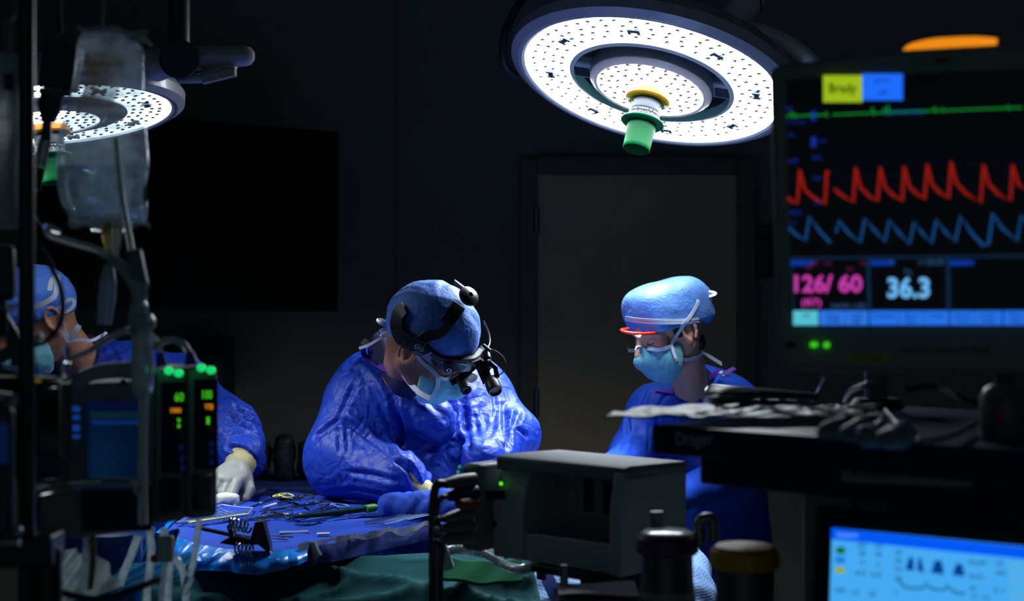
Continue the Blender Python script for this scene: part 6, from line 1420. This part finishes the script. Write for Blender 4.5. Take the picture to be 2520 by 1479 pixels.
# bag at the far left edge
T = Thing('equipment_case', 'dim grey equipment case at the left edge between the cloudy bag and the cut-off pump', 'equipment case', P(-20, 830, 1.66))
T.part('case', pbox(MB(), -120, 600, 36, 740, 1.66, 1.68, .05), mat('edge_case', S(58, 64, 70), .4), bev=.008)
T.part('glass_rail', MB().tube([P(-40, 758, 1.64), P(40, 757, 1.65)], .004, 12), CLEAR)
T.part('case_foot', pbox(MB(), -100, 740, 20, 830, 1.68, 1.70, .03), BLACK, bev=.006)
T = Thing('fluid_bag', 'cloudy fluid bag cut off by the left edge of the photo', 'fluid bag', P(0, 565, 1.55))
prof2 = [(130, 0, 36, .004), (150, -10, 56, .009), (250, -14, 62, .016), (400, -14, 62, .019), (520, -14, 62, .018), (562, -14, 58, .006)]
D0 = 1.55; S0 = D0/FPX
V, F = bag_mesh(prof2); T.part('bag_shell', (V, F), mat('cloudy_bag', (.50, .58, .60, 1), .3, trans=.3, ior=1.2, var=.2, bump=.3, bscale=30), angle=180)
bp2 = Plane(P(0, 300, D0-.021), (1, 0, 0), (0, -1, 0))
for i, (x0, x1, y, tx) in enumerate(((-40, 30, 284, 'POTASSIUM'), (-45, 40, 330, 'mEq PER LITER'), (-45, 42, 348, 'STERILE FLUID'), (-40, 28, 368, 'NONPYROGENIC'))): fit_text(T, 'bag_print', tx, bp2, x0, y, x1, y+10, PRT, 0)
mb = MB(); pad(mb, bp2, 8, 180, 36, 222, 0, .0005); T.part('print_block', mb, PRT)
T.part('hanger_tab', MB().box(P(18, 100, D0), (.010, .003, .045)), mat('tab_plastic', S(90, 98, 100), .4), bev=.002)
T.part('hanger_hook', MB().tube([P(8, 62, D0), P(30, 50, D0), P(42, 20, D0), P(44, -80, D0)], .0014, 8, smooth=5), STEEL)
T.part('bottom_fitting', MB().tube([P(-30, 556, D0-.01), P(35, 556, D0-.01)], .003, 10), CLEAR)

# black pressure cuff/strap behind the bag, green handled clip and small chamber
T = Thing('pressure_pack', 'black box with pale straps hanging between the pole and the fluid bag', 'pack', P(150, 230, 1.9))
T.part('pack_body', MB().box(P(152, 165, 1.9), (.045, .04, .062), [nrm([1, 0, -.15]), [0, 1, 0], nrm([.15, 0, 1])]), BLACK, bev=.004)
T.part('strap', MB().ribbon([P(108, 86, 1.88), P(150, 92, 1.88), P(192, 108, 1.88)], (0, -1, .3), .012, .003, 5), mat('strap_dim', S(90, 98, 106), .6))
T.part('strap', MB().ribbon([P(96, 222, 1.88), P(140, 228, 1.88), P(176, 232, 1.88)], (0, -1, .3), .008, .003, 5), mat('strap_dim', S(90, 98, 106), .6))
T.part('hanging_cord', MB().tube([P(150, 90, 1.9), P(146, 40, 1.9), P(142, -100, 1.9)], .004, 8), CBD)
T.part('pack_neck', MB().tube([P(130, 232, 1.9), P(122, 268, 1.9), P(118, 300, 1.9)], [.016, .015, .009], 16), BLACK)
T = Thing('syringe', 'small white syringe hanging right of the black pole', 'syringe', P(105, 412, 1.88))
T.part('barrel', MB().tube([P(112, 345, 1.88), P(104, 378, 1.88), P(98, 410, 1.88)], [.008, .0085, .0085], 18), mat('syringe_pale', S(170, 172, 180), .3, trans=.2))
T.part('cap', MB().tube([P(116, 300, 1.88), P(113, 345, 1.88)], [.006, .0075], 16), BLACK)
T.part('plunger', MB().tube([P(96, 412, 1.88), P(88, 466, 1.88)], [.0085, .007], 14), mat('plunger_dark', S(20, 24, 34), .3))
single('thin_tube', MB().tube([P(88, 466, 1.86), P(80, 520, 1.84), P(112, 566, 1.8)], .0012, 8, smooth=5), TUBECL, 'very thin clear tube from the small syringe down to the arching line', 'tubing')
T = Thing('face_shield_tube', 'clear curved oxygen tube in front of the leftmost person', 'tubing', P(100, 850, 1.62))
T.part('tube', MB().tube([P(96, 600, 1.66), P(128, 660, 1.65), P(152, 720, 1.64), P(150, 790, 1.64), P(118, 836, 1.63), P(85, 850, 1.62)], .0032, 10, smooth=7), mat('dim_tube', S(60, 70, 74), .3, trans=.4))
T.part('fitting', MB().tube([P(84, 834, 1.62), P(104, 824, 1.62)], [.0055, .003], 12), mat('bright_tubing', S(196, 206, 220), .2, trans=.25))
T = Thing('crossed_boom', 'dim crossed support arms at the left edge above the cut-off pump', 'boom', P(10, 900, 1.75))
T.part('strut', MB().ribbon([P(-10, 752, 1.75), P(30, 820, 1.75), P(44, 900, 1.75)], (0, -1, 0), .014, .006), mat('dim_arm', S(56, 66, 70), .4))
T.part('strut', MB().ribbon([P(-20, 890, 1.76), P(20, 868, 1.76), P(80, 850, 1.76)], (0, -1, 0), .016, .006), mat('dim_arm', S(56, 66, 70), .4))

# ---- low left: tubes, bag, blue canister
CB = P(278, 1480, 2.25)
T = Thing('suction_canister', 'blue suction canister below the infusion pump', 'canister', CB-[0, 0, .03])
T.part('canister_body', MB().lathe([(0, 0), (.036, 0), (.042, .01), (.046, .13), (0, .13)], CB-[0, 0, .03], (0, 0, 1), 36), mat('canister_blue', S(20, 76, 176), .25, var=.25))
T.part('canister_lid', MB().lathe([(0, .128), (.049, .128), (.049, .14), (.02, .146), (0, .146)], CB-[0, 0, .03], (0, 0, 1), 36), mat('canister_lid', S(40, 90, 180), .3))
tubes = [([(212, 1300), (212, 1340), (208, 1390), (190, 1425)], 1.83, .005, 'bright tube left of the blue canister'), ([(228, 1310), (228, 1380), (222, 1450)], 1.81, .004, 'amber-tinged tube beside the bright one left of the canister'),
         ([(340, 1318), (325, 1360), (305, 1410), (295, 1440)], 2.1, .006, 'bright slanting tube right of the blue canister'), ([(366, 1290), (372, 1360), (364, 1440), (360, 1500)], 2.0, .0055, 'tall bright tube under the right pump channels'),
         ([(490, 1278), (484, 1330), (478, 1370), (467, 1418)], 1.95, .0046, 'whitish tube hanging in front of the blue film edge'), ([(404, 1300), (402, 1350), (400, 1370)], 1.98, .0055, 'short tube above the frosted clamp'),
         ([(418, 1380), (414, 1440), (412, 1510)], 1.98, .0055, 'middle tube below the frosted clamp'), ([(410, 1378), (400, 1430), (396, 1500)], 1.97, .004, 'left tube below the frosted clamp'),
         ([(422, 1372), (440, 1385), (455, 1430), (458, 1500)], 1.97, .0052, 'right tube curving away below the frosted clamp')]
lit = filmmat('lit_tubing', (.85, .96, 1, 1), .30, .70, .12, .2, 60)
for i, (pts, d2, r, lb) in enumerate(tubes):
    m_ = mat('amber_tube', S(150, 110, 50), .3, trans=.4) if i == 1 else lit
    single('tubing', MB().tube([P(x, y, d2) for x, y in pts], r, 12, smooth=7), m_, lb, 'tubing', 'tubes below the infusion pump')
single('luer_clamp', MB().tube([P(467, 1418, 1.95), P(460, 1440, 1.95), P(452, 1465, 1.95)], [.0065, .006, .003], 14), CLEAR, 'clear connector at the end of the whitish hanging tube', 'connector')
T = Thing('tube_clamp', 'frosted clamp with an orange mark joining the tubes below the pump', 'clamp', P(406, 1375, 1.97))
T.part('clamp_body', MB().box(P(408, 1350, 1.97), (.022, .014, .036)), mat('frosted_clear', S(176, 194, 194), .2, trans=.15), bev=.003)
T.part('orange_tab', MB().ell(P(380, 1375, 1.97), (.006, .004, .006)), mat('orange_tab', S(210, 90, 40), .4))
def pbag(u, v):
    q = P(90+170*u+20*v, 1370+110*v-20*u, 1.9); return q+np.array([0, .03*math.sin(u*5+v*3)+.012*math.sin(u*17+v*11), 0])
single('clear_plastic_bag', MB().sheet(pbag, 60, 40, .001), filmmat('crinkled_bag', (.8, .86, .82, 1), .22, .5, .15, 1, 18), 'crinkled clear plastic bag in the bottom left corner', 'plastic bag', angle=180)
def pbag2(u, v):
    q = P(290+190*u-40*v, 1400+60*v-45*u, 2.15); return q+np.array([0, .02*math.sin(u*7+v*3)+.01*math.sin(u*19+v*13), 0])
single('blue_plastic_sheet', MB().sheet(pbag2, 60, 30, .001), filmmat('sheet_cyan', S(90, 190, 230), .25, .8, .15, 1, 16), 'shiny pale blue plastic sheet draped behind the hanging tubes', 'plastic sheet', angle=180)
def film2(u, v):
    q = P(350+90*u-15*v, 1300+130*v+8*u, 2.5); return q+np.array([0, .03*math.sin(u*9+v*5)+.03*v, 0])
single('film_fold', MB().sheet(film2, 50, 40, .001), FILM, 'glossy blue film fold hanging at the left corner of the instrument table', 'film', angle=180)
T = Thing('lower_bar', 'dark curved cable running across the bottom left corner', 'cable', P(200, 1440, 1.6))
T.part('cable', MB().tube([P(100, 1440, 1.6), P(180, 1466, 1.6), P(250, 1474, 1.6), (P(330, 1450, 1.62)), P(390, 1425, 1.65)], .004, 10, smooth=6), BLACK)
